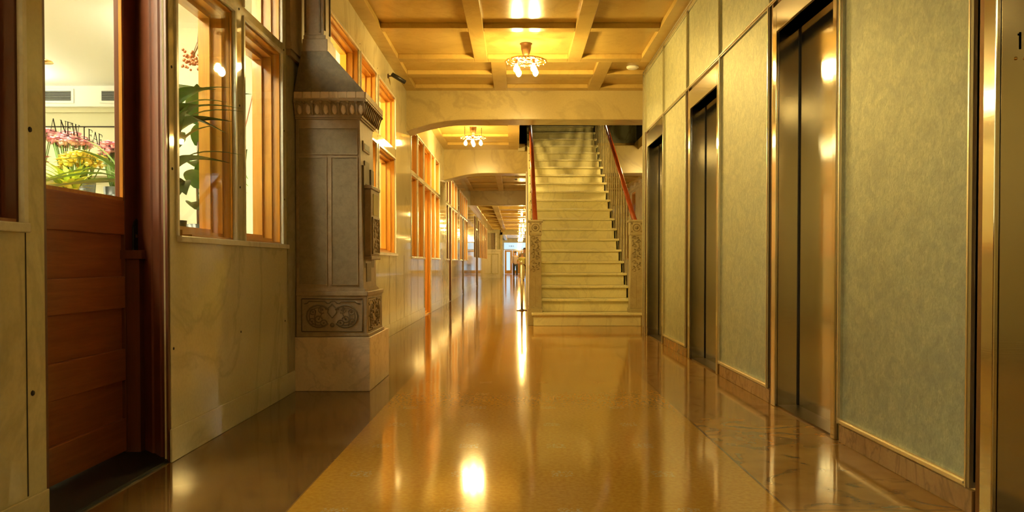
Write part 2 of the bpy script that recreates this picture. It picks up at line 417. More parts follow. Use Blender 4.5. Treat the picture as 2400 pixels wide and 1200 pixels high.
# pale marble edging round the windows (thin proud mullion faces)
def edging(y0, y1, z0, z1, parent, t=.018):
    m = MB(); x0, x1 = LX - .01, LX + .008
    m.box(x0, x1, y0 - t, y0 + .002, z0, z1 + t).box(x0, x1, y1 - .002, y1 + t, z0, z1 + t).box(x0, x1, y0 + .002, y1 - .002, z1 - .002, z1 + t)
    m.build('edging', 'marble_white', parent)
def sash(y0, y1, z0, z1, parent, w='wood', wy='wood_y', depth=.16, glassx=.135, steps=((0, .0), (.045, .022), (.10, .045)), pane=True, edge=True, name='frame', near=True):
    """stepped timber lining of one opening with a pane"""
    m = MB(); d0 = .0
    st = list(steps)
    for i, (d, t) in enumerate(st):
        d1 = st[i + 1][0] if i + 1 < len(st) else depth
        xa, xb = LX - .012 - d, LX - .012 - d1; T = .012 + t
        if near: m.box(xa, xb, y0, y0 + T, z0, z1, 0)
        m.box(xa, xb, y1 - T, y1, z0, z1, 0)
        ya = y0 + T if near else y0 + .18
        m.box(xa, xb, ya, y1 - T, z1 - T, z1, 1).box(xa, xb, ya, y1 - T, z0, z0 + T, 1)
    m.build(name, [w, wy], parent)
    if pane: MB().box(LX - glassx, LX - glassx - .005, y0 + .012, y1 - .012, z0 + .012, z1 - .012).build('pane', 'glass', parent)
    if edge: edging(y0, y1, z0, z1, parent)
nwin = 1
def window(y0, y1, lo=None, hi=None, **kw):
    global nwin
    e = tag(empty('window_%d' % nwin), kind='structure'); nwin += 1
    if lo: sash(y0, y1, lo[0], lo[1], e, **kw)
    if hi: sash(y0, y1, hi[0], hi[1], e, name='transom_frame', **kw)
    return e
NEARK = dict(glassx=.03)
window(-1.4, .7, (SILL, BARB)); window(.9, 2.42, (SILL, BARB), (BART, TOP), w='wood_jamb', wy='wood_door')
window(3.53, 4.25, (SILL, BARB), (BART, TOP), glassx=.02, near=False); window(4.40, 5.10, (SILL, BARB), (BART, TOP), glassx=.02)
for a, b in ((6.35, 7.61), (7.70, 8.55), (8.68, 9.86)): window(a, b, (SILL, 2.19), (BART, TOP))
for seg, dr, wm in ((segA, 2, 'wood'), (segB, 1, 'wood'), (segC, 1, 'wood')):
    for i, (a, b) in enumerate(seg):
        dark = (seg is segB and i < 2)
        k = dict(w='wood_dark', wy='wood_dark') if dark else {}
        window(a, b, None if i == dr else (.975, 2.17), (2.24, 2.84), **k)
for i, (a, b) in enumerate(D):
    k = dict(w='wood_dark', wy='wood_dark') if i in (0, 1, 2) else {}
    if i != 1: window(a, b, (1.1, DT), None, **k)

# ------------------------------------------------------------------ door 1 : the shop door
DX = -1.79
d1 = tag(empty('door_1'), kind='structure')
def door_leaf(parent):
    m = MB(); xa, xb = DX - .045, DX; y0, y1 = 2.40, 3.69
    # stiles and rails around glass and three panels
    for a, b in ((y0, y0 + .14), (y1 - .12, y1)): m.box(xa, xb, a, b, .02, 2.6)
    ya, yb = y0 + .14, y1 - .12
    for c, d in ((.02, .17), (.345, .49), (.676, .82), (1.01, 1.165), (2.42, 2.6)): m.box(xa, xb, ya, yb, c, d, 1)
    m.build('door_frame', ['wood_jamb', 'wood_door'], parent, bevel=.004)
    for c, d in ((.17, .345), (.49, .676), (.82, 1.01)):
        MB().box(xa + .01, xb - .018, ya, yb, c, d).build('door_panel', 'wood_door', parent)
    MB().box(xa + .02, xa + .026, ya, yb, 1.165, 2.42).build('pane', 'glass', parent)
    # glazing bead: honey light strip
    MB().box(xb - .018, xb - .004, yb - .008, yb, 1.165, 2.42).box(xb - .018, xb - .004, ya, ya + .018, 1.165, 2.42).box(xb - .018, xb - .004, ya, yb, 1.165, 1.18).build('glazing_bead', 'wood', parent)
door_leaf(d1)
hd = MB().box(DX, DX + .008, 3.635, 3.705, .83, 1.05)
hd.prism([(3.635, 1.05), (3.705, 1.05), (3.69, 1.075), (3.67, 1.09), (3.65, 1.075)], 'x', DX, DX + .008)
hd.prism([(3.635, .83), (3.65, .805), (3.67, .79), (3.69, .805), (3.705, .83)], 'x', DX, DX + .008)
pl = hd.build('handle_plate', 'black', d1, bevel=.002)
MB().lathe((DX + .008, 3.672, .893), [(.010, 0), (.009, .03), (.024, .036), (.028, .05), (.022, .064), (.004, .068)], 14, axis='x').build('knob', 'brass', pl)
MB().box(DX + .008, DX + .014, 3.655, 3.685, 1.0, 1.015).build('keyhole', 'brass', pl)
# splayed, stepped jamb on the far side and its twin on the near side
def jamb(parent, y0, s):
    pts = [(LX - .004, y0), (LX - .055, y0 + s * .055), (LX - .065, y0 + s * .055), (LX - .125, y0 + s * .125), (LX - .135, y0 + s * .125), (DX, y0 + s * .255), (DX - .06, y0 + s * .255), (DX - .06, y0 + s * .33), (DX + .02, y0 + s * .33), (LX - .12, y0 + s * .17), (LX - .004, y0 + s * .02)]
    return MB().prism(pts, 'z', 0, 2.6).build('jamb', 'wood_jamb', parent)
jamb(d1, 3.43, 1); jamb(d1, 2.55, -1)
MB().box(DX - .05, LX, 2.45, 3.52, 2.55, 2.62).build('lintel', 'wood_door', d1)
MB().box(DX - .06, LX - .012, 2.32, 3.66, 0.0, .012).box(LX - .012, LX - .004, 2.53, 3.43, 0, .006).build('threshold', 'black', d1)

# lettering on the door glass: serif capitals built from strokes
GL = {
 'A': [((0, 0), (.32, 1), .05), ((.32, 1), (.66, 0), .10), ((.13, .36), (.5, .36), .045), ((-.09, 0), (.12, 0), .04), ((.5, 0), (.78, 0), .04)],
 'N': [((.08, 0), (.08, 1), .05), ((.08, 1), (.66, 0), .11), ((.66, 0), (.66, 1), .05), ((-.04, 1), (.16, 1), .04), ((-.04, 0), (.2, 0), .04), ((.54, 1), (.78, 1), .04)],
 'E': [((.12, 0), (.12, 1), .11), ((0, 1), (.56, 1), .045), ((0, 0), (.58, 0), .045), ((.12, .52), (.42, .52), .045), ((.56, 1), (.56, .82), .045), ((.58, 0), (.58, .2), .045), ((.42, .42), (.42, .62), .04)],
 'W': [((.02, 1), (.25, 0), .10), ((.25, 0), (.46, 1), .05), ((.46, 1), (.7, 0), .10), ((.7, 0), (.92, 1), .05), ((-.1, 1), (.14, 1), .04), ((.36, 1), (.56, 1), .04), ((.82, 1), (1.02, 1), .04)],
 'L': [((.12, 0), (.12, 1), .11), ((0, 1), (.26, 1), .04), ((0, 0), (.56, 0), .045), ((.56, 0), (.56, .22), .045)],
 'F': [((.12, 0), (.12, 1), .11), ((0, 1), (.54, 1), .045), ((0, 0), (.26, 0), .04), ((.12, .5), (.4, .5), .045), ((.54, 1), (.54, .8), .045), ((.4, .4), (.4, .6), .04)]}
m = MB(); s = .048; adv = {'A': .80, 'N': .84, 'E': .70, 'W': 1.1, 'L': .70, 'F': .7, ' ': .42}
txt = 'A NEW LEAF'; cur = 0; tot = sum(adv[c] for c in txt); span = .385
kx = span / tot
for ch in txt:
    if ch != ' ':
        for (a, b), (c, d), th in GL[ch]:
            p0 = Vector((a, b)); p1 = Vector((c, d)); dr = (p1 - p0).normalized(); nn = Vector((-dr.y, dr.x)) * th * .5
            quad = []
            for q in (p0 + nn, p0 - nn, p1 - nn, p1 + nn):
                yy = 3.04 + (cur + q.x) * kx; u = (yy - 3.20) / .2
                quad.append((yy, 1.392 - .010 * u * u + .010 + q.y * s))
            m.prism(quad, 'x', DX - .0195, DX - .0185)
    cur += adv[ch]
m.build('lettering', 'ink', d1)

# doors in the far shopfronts
nd = 2
def open_door(y0, y1, w_):
    global nd
    e = tag(empty('door_%d' % nd), kind='structure'); nd += 1
    sash(y0, y1, 0, 2.17, e, w=w_, wy=w_, pane=False)
    return e
e = open_door(*segA[2], 'wood')
# leaf standing open into the room
MB().box(LX - .20, LX - .9, segA[2][0] + .02, segA[2][0] + .06, .01, 2.1).build('door_leaf', 'wood', e)
for sg in (segB[1], segC[1], D[1]):
    e = open_door(*sg, 'wood_dark')
    m = MB(); a, b = sg; x0, x1 = LX - .10, LX - .14
    m.box(x0, x1, a, a + .12, .01, 2.15).box(x0, x1, b - .12, b, .01, 2.15).box(x0, x1, a + .12, b - .12, .01, .95).box(x0, x1, a + .12, b - .12, 2.0, 2.15)
    lf = m.build('door_leaf', 'wood_dark', e)
    MB().box(x0 - .015, x0 - .02, a + .12, b - .12, .95, 2.0).build('pane', 'glass', e)
# bright service wall lamp beside window

# ------------------------------------------------------------------ rooms behind the left wall
rm = tag(empty('wall_shop'), kind='structure')
def room(x0, x1, y0, y1, z1, wm, cm='white', parent=rm, south=True, north=True):
    m = MB()
    m.box(x0 - .1, x0, y0 - .1, y1 + .1, 0, z1 + .1, 0)
    if south: m.box(x0, x1, y0 - .1, y0, 0, z1, 0)
    if north: m.box(x0, x1, y1, y1 + .1, 0, z1, 0)
    m.box(x0, x1, y0, y1, z1, z1 + .1, 1)
    return m.build('room_wall', [wm, cm], parent)
XI = LX - .125
# shop: large room, with the lit display nook next to the passage walled off
m = MB()
m.box(-7.1, -7.0, -2, 10.3, 0, 3.2, 0).box(-7, XI, -2.1, -2, 0, 3.2, 0).box(-7, -3.08, 10.2, 10.3, 0, 3.2, 0)
m.box(-7, XI, -2, 6.16, 3.12, 3.22, 1).box(-7, -3.08, 6.16, 10.2, 3.12, 3.22, 1)
m.box(-3.08, XI, 6.10, 6.16, 0, 3.12, 0).box(-3.08, -3.06, 6.16, 10.2, 0, 3.22, 0)
m.build('room_wall', ['cream', 'white'], rm)
# frieze: white soffit band with vents, cream band under it
MB().box(-6.9, -3.1, 9.9, 10.19, 2.86, 3.12).build('soffit', 'white', rm)
MB().box(-6.9, -3.1, 10.0, 10.19, 2.0, 2.86).box(-6.9, -3.1, 9.97, 10.19, 2.80, 2.87).build('frieze', 'cream', rm)
MB().box(-6.9, -3.1, 9.992, 10.0, 2.615, 2.63).build('picture_rail', 'gap', rm)
def vent(x0, x1, lab):
    e = empty('air_vent', (x0, 9.88, 2.93), label=lab, cat='vent', group='vents in the shop soffit')
    MB().box(-.03, x1 - x0 + .03, .0, .018, -.03, .15).build('frame', 'white', e)
    s_ = MB().box(0, x1 - x0, -.004, 0, 0, .12); s_.build('backing', 'black', e)
    q = MB()
    for k in range(6): q.box(0, x1 - x0, -.012, -.004, .006 + k * .02, .014 + k * .02)
    q.build('louvre', 'grey', e)
vent(-6.35, -5.62, 'wide grey louvred vent high on the shop soffit, left one in the door glass')
vent(-5.23, -4.70, 'narrower grey louvred vent high on the shop soffit, beside the door stile')
room(-2.95, XI, 6.27, 10.28, 3.1, 'cream')
def room2(y0, y1): room(-4.6, XI, y0, y1, 3.05, 'cream')
for a, b in ((11.2, 16.5), (16.8, 20.5), (20.9, 26.5), (27.5, 41.5)): room2(a, b)
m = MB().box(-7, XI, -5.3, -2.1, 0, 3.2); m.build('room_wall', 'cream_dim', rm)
# shop ceiling lights
def light_panel(loc, sx, sy, mt, lab, grp=None):
    e = empty('ceiling_light', loc, label=lab, cat='ceiling light', group=grp)
    MB().box(-sx, sx, -sy, sy, 0, .03).build('frame', 'white', e)
    MB().box(-sx + .03, sx - .03, -sy + .03, sy - .03, -.012, 0).build('diffuser', mt, e)
def pendant_panel(loc, sx, sy, lab, gm='glow_shop'):
    e = empty('hanging_light', loc, label=lab, cat='ceiling light', group='hanging shop lights')
    MB().box(-sx, sx, -sy, sy, 0, .05).build('housing', 'white', e)
    MB().box(-sx + .03, sx - .03, -sy + .03, sy - .03, -.012, 0).build('lower_diffuser', gm, e)
    MB().box(-sx + .03, sx - .03, -sy + .03, sy - .03, .05, .06).build('upper_diffuser', gm, e)
    for a in (-1, 1): MB().tube([(0, a * sy * .8, .05), (0, a * sy * .8, 3.12 - loc[2])], .006, 6).build('cable', 'white', e)
pendant_panel((-4.1, 4.2, 2.80), .22, 1.0, 'long white light hanging above the flower display in the shop')
pendant_panel((-2.45, 3.6, 2.80), .18, 1.2, 'long white light hanging just behind the shop door')
pendant_panel((-5.4, 4.4, 2.80), .22, 1.0, 'long white light hanging at the far side of the shop')
pendant_panel((-5.9, 8.2, 2.70), .2, 1.2, 'added unseen white light brightening the back of the shop before the vents', 'glow_back')  # added out of view to brighten the back of the shop
pendant_panel((-3.32, 8.0, 2.70), .1, 1.0, 'added narrow unseen white light beside the inner shop wall', 'glow_back')  # second added light, kept out of the door glass view
for (x_, y_, sx_, sy_, lb) in ((-2.5, 14, .4, 1.6, 'warm ceiling light in the room behind the open yellow doorway'), (-2.4, 18.6, .4, 1.2, 'warm ceiling light in the room behind the first dark door'),
                        (-2.4, 23.2, .4, 1.4, 'warm ceiling light in the room behind the second dark door'), (-2.4, 34.5, .4, 5, 'long warm ceiling light behind the far row of windows')):
    light_panel((x_, y_, 3.015), sx_, sy_, 'glow_room', lb)
# globe lamp in the nook behind the tall transom
e = empty('globe_lamp', (-2.35, 7.3, 3.09), label='glowing round globe lamp seen through the transom above the carved pier', cat='lamp')
MB().lathe((0, 0, 0), [(.05, 0), (.05, -.03), (.012, -.05), (.012, -.22)], 12).build('stem', 'brass', e)
MB().ball((0, 0, -.33), .12, 16, 12).build('globe', mat('globe_glow', (1, .9, .7), .4, emit=(1, .70, .24), es=170), e)
e = empty('globe_lamp', (-2.35, 9.0, 3.09), label='second globe lamp deeper behind the transoms past the carved pier', cat='lamp')
MB().lathe((0, 0, 0), [(.05, 0), (.05, -.03), (.012, -.05), (.012, -.22)], 12).build('stem', 'brass', e)
MB().ball((0, 0, -.33), .12, 16, 12).build('globe', bpy.data.materials['globe_glow'], e)
# ------------------------------------------------------------------ right wall: elevator bank
wr = tag(empty('wall_right'), kind='structure')
EL = [(1.62, 2.69), (3.86, 4.88), (6.13, 7.25), (8.45, 9.58)]      # outer frame extents along Y
PN = [(-5.2, -3.0), (-2.9, -1.0), (-.9, 1.60), (2.71, 3.83), (4.90, 6.10), (7.28, 8.42)]
HT, OT = 2.485, 2.29
hole = [(a + .07, b - .10, 0, OT) for a, b in EL]
wall_holes('wall_core', RX, RX + .10, -5.2, 9.80, 0, 3.5, hole, 'steel', wr)
MB().box(RX + .1, 3.75, 9.66, 9.80, 0, 3.5).build('wall_return', 'marble', wr)
for a, b in PN:
    MB().box(RX - .008, RX, a, b, .115, 2.47).build('wall_panel', 'panel', wr)
ups = [-5.2, -3.0, -.9, 1.5, 2.65, 3.845, 4.89, 6.115, 7.265, 8.435, 9.60]
for a, b in zip(ups, ups[1:]):
    MB().box(RX - .008, RX, a + .01, b - .01, 2.50, 3.20).build('wall_panel', 'panel', wr)
MB().box(RX - .008, RX, 9.62, 9.75, .03, 3.2).build('wall_panel', 'panel', wr)
def strip(m, y0, y1, z0, z1):
    m.box(RX - .022, RX, y0, y1, z0, z1)
    if y1 - y0 < z1 - z0: m.box(RX - .030, RX - .022, (y0 * 2 + y1) / 3, (y0 + 2 * y1) / 3, z0, z1)
    else: m.box(RX - .030, RX - .022, y0, y1, (z0 * 2 + z1) / 3, (z0 + 2 * z1) / 3)
for a, b in PN:
    m = MB(); t = .028
    strip(m, a, a + t, .095, 2.48); strip(m, b - t, b, .095, 2.48); strip(m, a + t, b - t, .095, .122)
    m.build('panel_trim', 'steel_plain', wr)
m = MB()
for u in ups: strip(m, u - .010, u + .010, 2.50, 3.22)
strip(m, -5.2, 9.62, 2.478, 2.502); strip(m, -5.2, 9.78, 3.20, 3.235); strip(m, -5.2, 9.78, 3.245, 3.265)
m.box(RX - .012, RX, -5.2, 9.78, 3.2, 3.27)
strip(m, 9.60, 9.63, .0, 3.2); strip(m, 9.74, 9.80, .0, 3.25)
m.build('cornice_trim', 'steel_plain', wr)
for a, b in PN + [(9.62, 9.8)]:
    tag(MB().box(RX - .014, RX, a, b, 0, .085).build('baseboard_right', 'base_red', bevel=.003), kind='structure')
words_ = ['brushed steel elevator doorway nearest the camera with a raised numeral one on its jamb',
          'brushed steel elevator doorway at the right of the photo, second from the camera',
          'brushed steel elevator doorway third from the camera, between two textured panels',
          'farthest brushed steel elevator doorway, just before the staircase']
for i, (a, b) in enumerate(EL):
    e = empty('elevator_doorway', (RX, (a + b) / 2, 0), label=words_[i], cat='elevator', group='elevator doorways along the right wall')
    c = (a + b) / 2; A, B_ = a - c, b - c; ya, yb = A + .07, B_ - .10
    m = MB()       # flat face of the frame, proud of the wall
    m.box(-.018, 0, B_ - .10, B_ - .03, 0, HT - .03).box(-.018, 0, A + .02, A + .07, 0, HT - .03).box(-.018, 0, A + .07, B_ - .10, OT, HT - .03)
    m.build('frame', 'steel', e, bevel=.004)
    MB().box(0, .125, yb - .004, yb + .012, 0, OT).build('jamb', 'steel', e); MB().box(0, .125, ya - .012, ya, 0, OT).build('jamb', 'steel', e)
    MB().box(0, .125, ya, yb, OT, OT + .012).build('head_jamb', 'steel', e)
    mid = ya + (yb - ya) * .02
    MB().box(.125, .15, ya - .05, yb, .012, OT + .02).build('door_leaf', 'steel', e)
    MB().box(.118, .126, yb - .012, yb, .012, OT).build('door_gap', 'black', e)
    MB().box(.0, .15, ya, yb, 0, .012).build('sill', 'bronze', e)
    MB().box(-.015, .0, B_ - .03, B_ - .005, 0.0, HT).build('frame_channel', 'brass', e)
    if i == 0:
        n = MB().box(.055, .063, yb - .004, yb, 1.585, 1.642).box(.050, .055, yb - .004, yb, 1.630, 1.637)
        n.build('floor_number', 'black', e)
        p = MB()
        for ax in (.045, .075): p.ball((ax, yb - .004, 1.555), .006, 8, 6)
        p.build('braille_dot', 'brass_hi', e)
# shaft enclosure behind the doors
MB().box(RX + .16, RX + .2, -5.2, 9.66, 0, 3.5).build('shaft_wall', 'void', wr)

# rear and outer walls
tag(MB().box(-1.8, 1.9, -5.3, -5.2, 0, 3.5).build('wall_back', 'marble'), kind='structure')
# side hall right of the stair (X = 3.6)
wh = tag(empty('wall_side_hall'), kind='structure')
SX = 3.60
sh = [(19.6, 22.2, 1.0, 2.28), (19.6, 22.2, 2.36, 3.08), (23.7, 24.6, 1.0, 2.28), (23.7, 24.6, 2.36, 3.08), (24.8, 26.2, 1.0, 2.28), (24.8, 26.2, 2.36, 3.08)]
wall_holes('wall_slab', SX, SX + .14, 9.6, 27, 0, 3.5, sh, 'marble_white', wh)
MB().box(SX + .6, SX + .7, 9.6, 27, 0, 3.5).box(SX, SX + .6, 19, 27, 3.4, 3.5).box(SX, SX + .6, 26.9, 27, 0, 3.5).box(SX, SX + .6, 9.6, 9.7, 0, 3.5).box(SX + .14, SX + .6, 9.6, 27, -.1, 0).build('room_wall', 'cream', wh)
for a, b, c, d in sh:
    e = tag(empty('window_%d' % nwin), kind='structure'); nwin += 1
    m = MB(); t = .05
    m.box(SX + .03, SX + .14, a, a + t, c, d).box(SX + .03, SX + .14, b - t, b, c, d).box(SX + .03, SX + .14, a + t, b - t, c, c + t).box(SX + .03, SX + .14, a + t, b - t, d - t, d)
    m.build('frame', 'wood', e)
    MB().box(SX + .08, SX + .085, a + t, b - t, c + t, d - t).build('pane', 'glass', e)
m = MB()
for k in range(8): m.box(SX - .09, SX, 20.4 + k * .9, 20.75 + k * .9, 3.17, 3.27)
m.box(SX - .05, SX, 16.9, 27, 3.10, 3.17); m.build('cornice', 'marble_white', wh)
light_panel((2.9, 17.6, 3.18), .5, .45, 'glow_day', 'added unseen white panel standing in for daylight behind the staircase')  # added panel in place of daylight on the side hall wall
# far side walls and entrance
tag(MB().box(2.4, 2.5, 26.3, 66, 0, 3.4).box(2.5, 3.8, 26.3, 26.4, 0, 3.5).box(2.0, 3.6, 25.95, 26.05, 0, 2.8).build('wall_far_right', 'marble'), kind='structure')
tag(MB().box(-3.3, -3.2, 41.6, 66, 0, 3.2).box(-3.2, LX - .12, 41.5, 41.6, 0, 3.2).build('wall_far_left', 'marble'), kind='structure')
# partition with wainscot panel at the end of the left wall
pt = tag(empty('wall_partition'), kind='structure')
MB().box(-2.2, -1.0, 47.2, 47.5, 0, 1.62).build('wainscot', 'marble_white', pt)
MB().box(-2.2, -.97, 47.12, 47.5, 1.62, 1.72).build('cap_rail', 'marble_white', pt)
m = MB().box(-1.53, -1.1, 47.18, 47.2, 1.40, 1.46).box(-1.53, -1.1, 47.18, 47.2, .22, .28).box(-1.14, -1.1, 47.18, 47.2, .28, 1.4).box(-1.53, -1.49, 47.18, 47.2, .28, 1.4)
m.build('panel_moulding', 'marble', pt)
MB().box(-2.2, -1.3, 47.3, 47.4, 1.72, 2.9).build('upper_panel', 'stone', pt)
MB().box(-1.3, -1.18, 47.15, 47.35, 1.72, 2.9).build('pilaster', 'marble_white', pt)
MB().box(-1.18, -.86, 47.35, 47.5, 1.72, 2.9).box(-1.0, -.86, 47.2, 47.5, 0, 2.86).build('post', 'marble', pt)
tag(MB().box(-1.0, 2.4, 47.2, 47.5, 2.60, 2.9).box(-2.3, -1.0, 47.0, 47.14, 2.70, 3.1).build('beam_entrance', 'marble'), kind='structure')
en = tag(empty('wall_entrance'), kind='structure')
EY = 64.5
m = MB().box(-3.2, -1.05, EY, EY + .2, 0, 3.1).box(1.6, 2.5, EY, EY + .2, 0, 3.1).box(-1.05, 1.6, EY, EY + .2, 2.58, 3.1).box(-1.05, 1.6, EY, EY + .2, 1.97, 2.04)
m.build('wall_slab', 'marble', en)
MB().box(-1.05, 1.6, EY + .08, EY + .09, 2.04, 2.58).build('pane', 'glass', en)
m = MB()
for x_ in (-.62, -.5, -.42, -.3, .85): m.box(x_, x_ + .03, EY + .09, EY + .095, 2.24, 2.36).box(x_, x_ + .08, EY + .09, EY + .095, 2.28, 2.30)
m.build('lettering', mat('transom_lettering', (.35, .45, .50), .6), en)
for k in range(4):
    x0 = -1.0 + k * .64
    e = tag(empty('door_%d' % nd), kind='structure'); nd += 1
    m = MB().box(x0, x0 + .16, EY, EY + .05, .01, 1.95).box(x0 + .46, x0 + .62, EY, EY + .05, .01, 1.95).box(x0 + .16, x0 + .46, EY, EY + .05, .01, .3).box(x0 + .16, x0 + .46, EY, EY + .05, 1.82, 1.95)
    m.build('door_frame', 'wood', e)
    MB().box(x0 + .16, x0 + .46, EY + .02, EY + .03, .3, 1.82).build('pane', 'glass', e)

# ------------------------------------------------------------------ stairwell above
sw = tag(empty('wall_stairwell'), kind='structure')
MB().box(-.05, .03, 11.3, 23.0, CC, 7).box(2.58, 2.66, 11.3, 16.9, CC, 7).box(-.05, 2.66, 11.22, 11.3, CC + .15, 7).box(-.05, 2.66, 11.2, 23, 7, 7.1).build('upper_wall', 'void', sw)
MB().box(1.8, 2.58, 16.95, 17.05, 3.36, 7).build('upper_face', 'marble_green', sw)
MB().box(-.05, 2.66, 22.9, 23, 3.4, 7).box(2.58, 2.66, 16.9, 23, 3.4, 7).build('upper_end', 'marble_green', sw)
MB().box(-.05, 2.66, 17.2, 23, 3.9, 4.02).build('upper_floor', 'marble_green', sw)
MB().box(.03, .17, 16.3, 16.45, CC - .10, 3.36).build('bracket_block', 'marble', sw)

M['glow_up'] = mat('upper_hall_fill', (1, 1, 1), .4, emit=(1, .85, .5), es=9)
light_panel((1.4, 19.6, 6.9), .5, .8, 'glow_up', 'added unseen fill panel on the upper floor over the stair head')  # unseen panel added to brighten the stair head
# ------------------------------------------------------------------ staircase
st = empty('staircase', (0, 10.93, 0), label='broad pale marble staircase rising to the upper floor behind the elevators', cat='staircase')
Y0, RS, TR, NS = 0.0, .183, .30, 22
SL, SR = .30, 1.655
for n in range(1, NS + 1):
    y = Y0 + (n - 1) * TR; z = n * RS
    m = MB()
    if n == 1:
        m.box(.235, 1.745, y + .02, y + .12, 0, z - .035).box(SL + .06, 1.59, y + .12, y + TR + .02, 0, z - .035)
        m.box(.21, 1.765, y - .01, y + .12, z - .035, z).box(SL + .06, 1.59, y + .12, y + TR + .02, z - .035, z)
    else:
        m.box(SL, SR, y + .03, y + .06, z - RS, z - .034); m.box(SL, SR + .012, y - .012, y + TR + .03, z - .034, z)
    m.build('step', 'marble_stair', st, bevel=.006)
def slope(y): return (y - Y0) / TR * RS
# under side / stringers
m = MB()
for (xa, xb) in ((.22, .30), (SR - .03, SR + .0)):
    top = []; 
    for n in range(1, NS + 1): top += [(Y0 + (n - 1) * TR + .03, (n - 1) * RS), (Y0 + (n - 1) * TR + .03, n * RS - .032)]
    end = Y0 + NS * TR
    lo = [(end, NS * RS - .032), (end, NS * RS - .4), (Y0 + .6, .0), (Y0 + .3, 0)] 
    m.prism([p for p in top if p[0] > Y0 + .3] + lo, 'x', xa, xb)
m.build('stringer', 'marble_stair', st)
MB().prism([(Y0 + .9, .12), (Y0 + NS * TR, NS * RS - .42), (Y0 + NS * TR, NS * RS - .34), (Y0 + .9, .20)], 'x', SL, SR - .03).build('soffit', 'marble', st)
MB().prism([(.42, 0), (5.4, 0), (5.4, 3.0), (5.0, 2.75), (.45, .2)], 'x', .225, .29).build('spandrel_wall', 'marble', st)
# newel posts
def newel(x0, x1):
    y0, y1 = .12, .31; m = MB()
    m.box(x0 - .012, x1 + .012, y0 - .012, y1 + .012, 0, .24)
    m.frus((x0, x1, y0, y1, .24), (x0 + .012, x1 - .012, y0 + .012, y1 - .012, 1.30))
    m.box(x0 - .002, x1 + .002, y0 - .002, y1 + .002, 1.30, 1.465); m.box(x0 - .016, x1 + .016, y0 - .016, y1 + .016, 1.465, 1.495)
    m.box(x0 + .0, x1 - .0, y0 + .0, y1 - .0, 1.28, 1.30)
    nw = m.build('newel_post', 'newel', st, bevel=.004)
    # carved face
    f = MB(); cx = (x0 + x1) / 2; yy = y0 - .003
    f.tube([(cx + .05 * math.cos(a), yy, 1.385 + .05 * math.sin(a)) for a in [k * math.pi / 10 for k in range(20)]], .006, 6, closed=True)
    f.lathe((cx, yy + .004, 1.385), [(.03, 0), (.022, -.010), (.004, -.013)], 14, axis='y')
    for sx in (-1, 1):
        for zz in (1.33, 1.44): f.ball((cx + sx * .066, yy, zz), .012, 8, 6, sz=(1, .5, 1))
    rnd = random.Random(3)
    for row in range(9):
        zc = 1.24 - row * .058; off = .028 if row % 2 else -.028
        pts = []
        for k in range(16):
            a = k * .42; r_ = .034 * (1 - k / 18); sg = 1 if row % 2 else -1
            pts.append((cx + off + sg * r_ * math.cos(a), yy + .012 * (1.28 - zc) + .002, zc + r_ * math.sin(a)))
        f.tube(pts, .0045, 5)
        for q in range(3): f.ball((cx - off + rnd.uniform(-.025, .025), yy + .012 * (1.28 - zc) + .002, zc + rnd.uniform(-.025, .025)), .011, 6, 5, sz=(1, .5, .8))
    f.box(cx - .0015, cx + .0015, y0 - .0005, y0 + .004, .26, .70)
    f.build('carving', 'newel_dark', nw)
newel(.175, .355); newel(1.605, 1.785)
# handrails, balusters
def rail(x):
    ya = .24; yb = Y0 + 21 * TR; dz = .95
    pts = [(x, ya, slope(ya) + 1.30), (x, .5, slope(.5) + 1.14), (x, .9, slope(.9) + dz + .05)] + [(x, yb * t + .9 * (1 - t), slope(yb * t + .9 * (1 - t)) + dz + .05) for t in (.3, .7, 1)]
    pts = [(x, .27, 1.46), (x, yb, 1.46 + slope(yb) - slope(.27) - .35)]
    MB().tube([pts[0], tuple((Vector(pts[0]) * .5 + Vector(pts[1]) * .5)), pts[1]], .036, 12).build('handrail', 'rail', st)
    return lambda y: pts[0][2] + (pts[1][2] - pts[0][2]) * (y - .27) / (yb - .27)
rz = rail(.265); rz = rail(1.70)
def baluster(x, y, n, side):
    zb = n * RS - .26; zt = rz(y) - .03; m = MB(); h = zt - zb
    m.box(x - .006, x + .006, y - .055, y - .043, zb, zt).box(x - .006, x + .006, y + .043, y + .055, zb, zt).box(x - .003, x + .003, y - .043, y + .043, zb + .25, zt)
    return m, zb, zt
for n in range(2, 21):
    for x in ((.262, -1), (1.685, 1)):
        y = Y0 + (n - 1) * TR + .15
        m, zb, zt = baluster(x[0], y, n, x[1])
        b_ = m.build('baluster', 'newel', st)
        k = MB()
        nn = 7
        for q in range(nn):
            zc = zb + .32 + q * (zt - zb - .38) / (nn - 1); r_ = .032
            k.tube([(x[0] - .005, y + r_ * math.cos(a), zc + r_ * 1.2 * math.sin(a)) for a in [u * math.pi / 5 for u in range(10)]], .005, 5, closed=True)
        k.tube([(x[0] - .008, y - .03, zb + .26), (x[0] - .02, y - .05, zb + .16), (x[0] - .028, y - .065, zb + .06), (x[0] - .012, y - .02, zb + .0), (x[0], y + .04, zb + .03)], [.008, .012, .014, .010, .006], 6, 1)
        k.build('scroll', ['newel', 'black'], b_)
# pier carrying the middle beam beside the stair
tag(MB().box(.19, .215, 16.2, 16.9, 0, 2.78).box(.19, .42, 16.5, 16.9, 0, 2.78).build('pillar_1', 'marble_white'), kind='structure')
e = empty('belt_bracket', (.19, 16.3, .80), label='small dark belt bracket fixed on the pale pier behind the newel', cat='bracket')
MB().tube([(0, 0, 0), (-.03, -.02, .05), (-.06, -.04, .06)], .012, 8).build('arm', 'bronze', e)
MB().box(-.012, 0, -.03, .03, -.04, .04).build('plate', 'bronze', e)

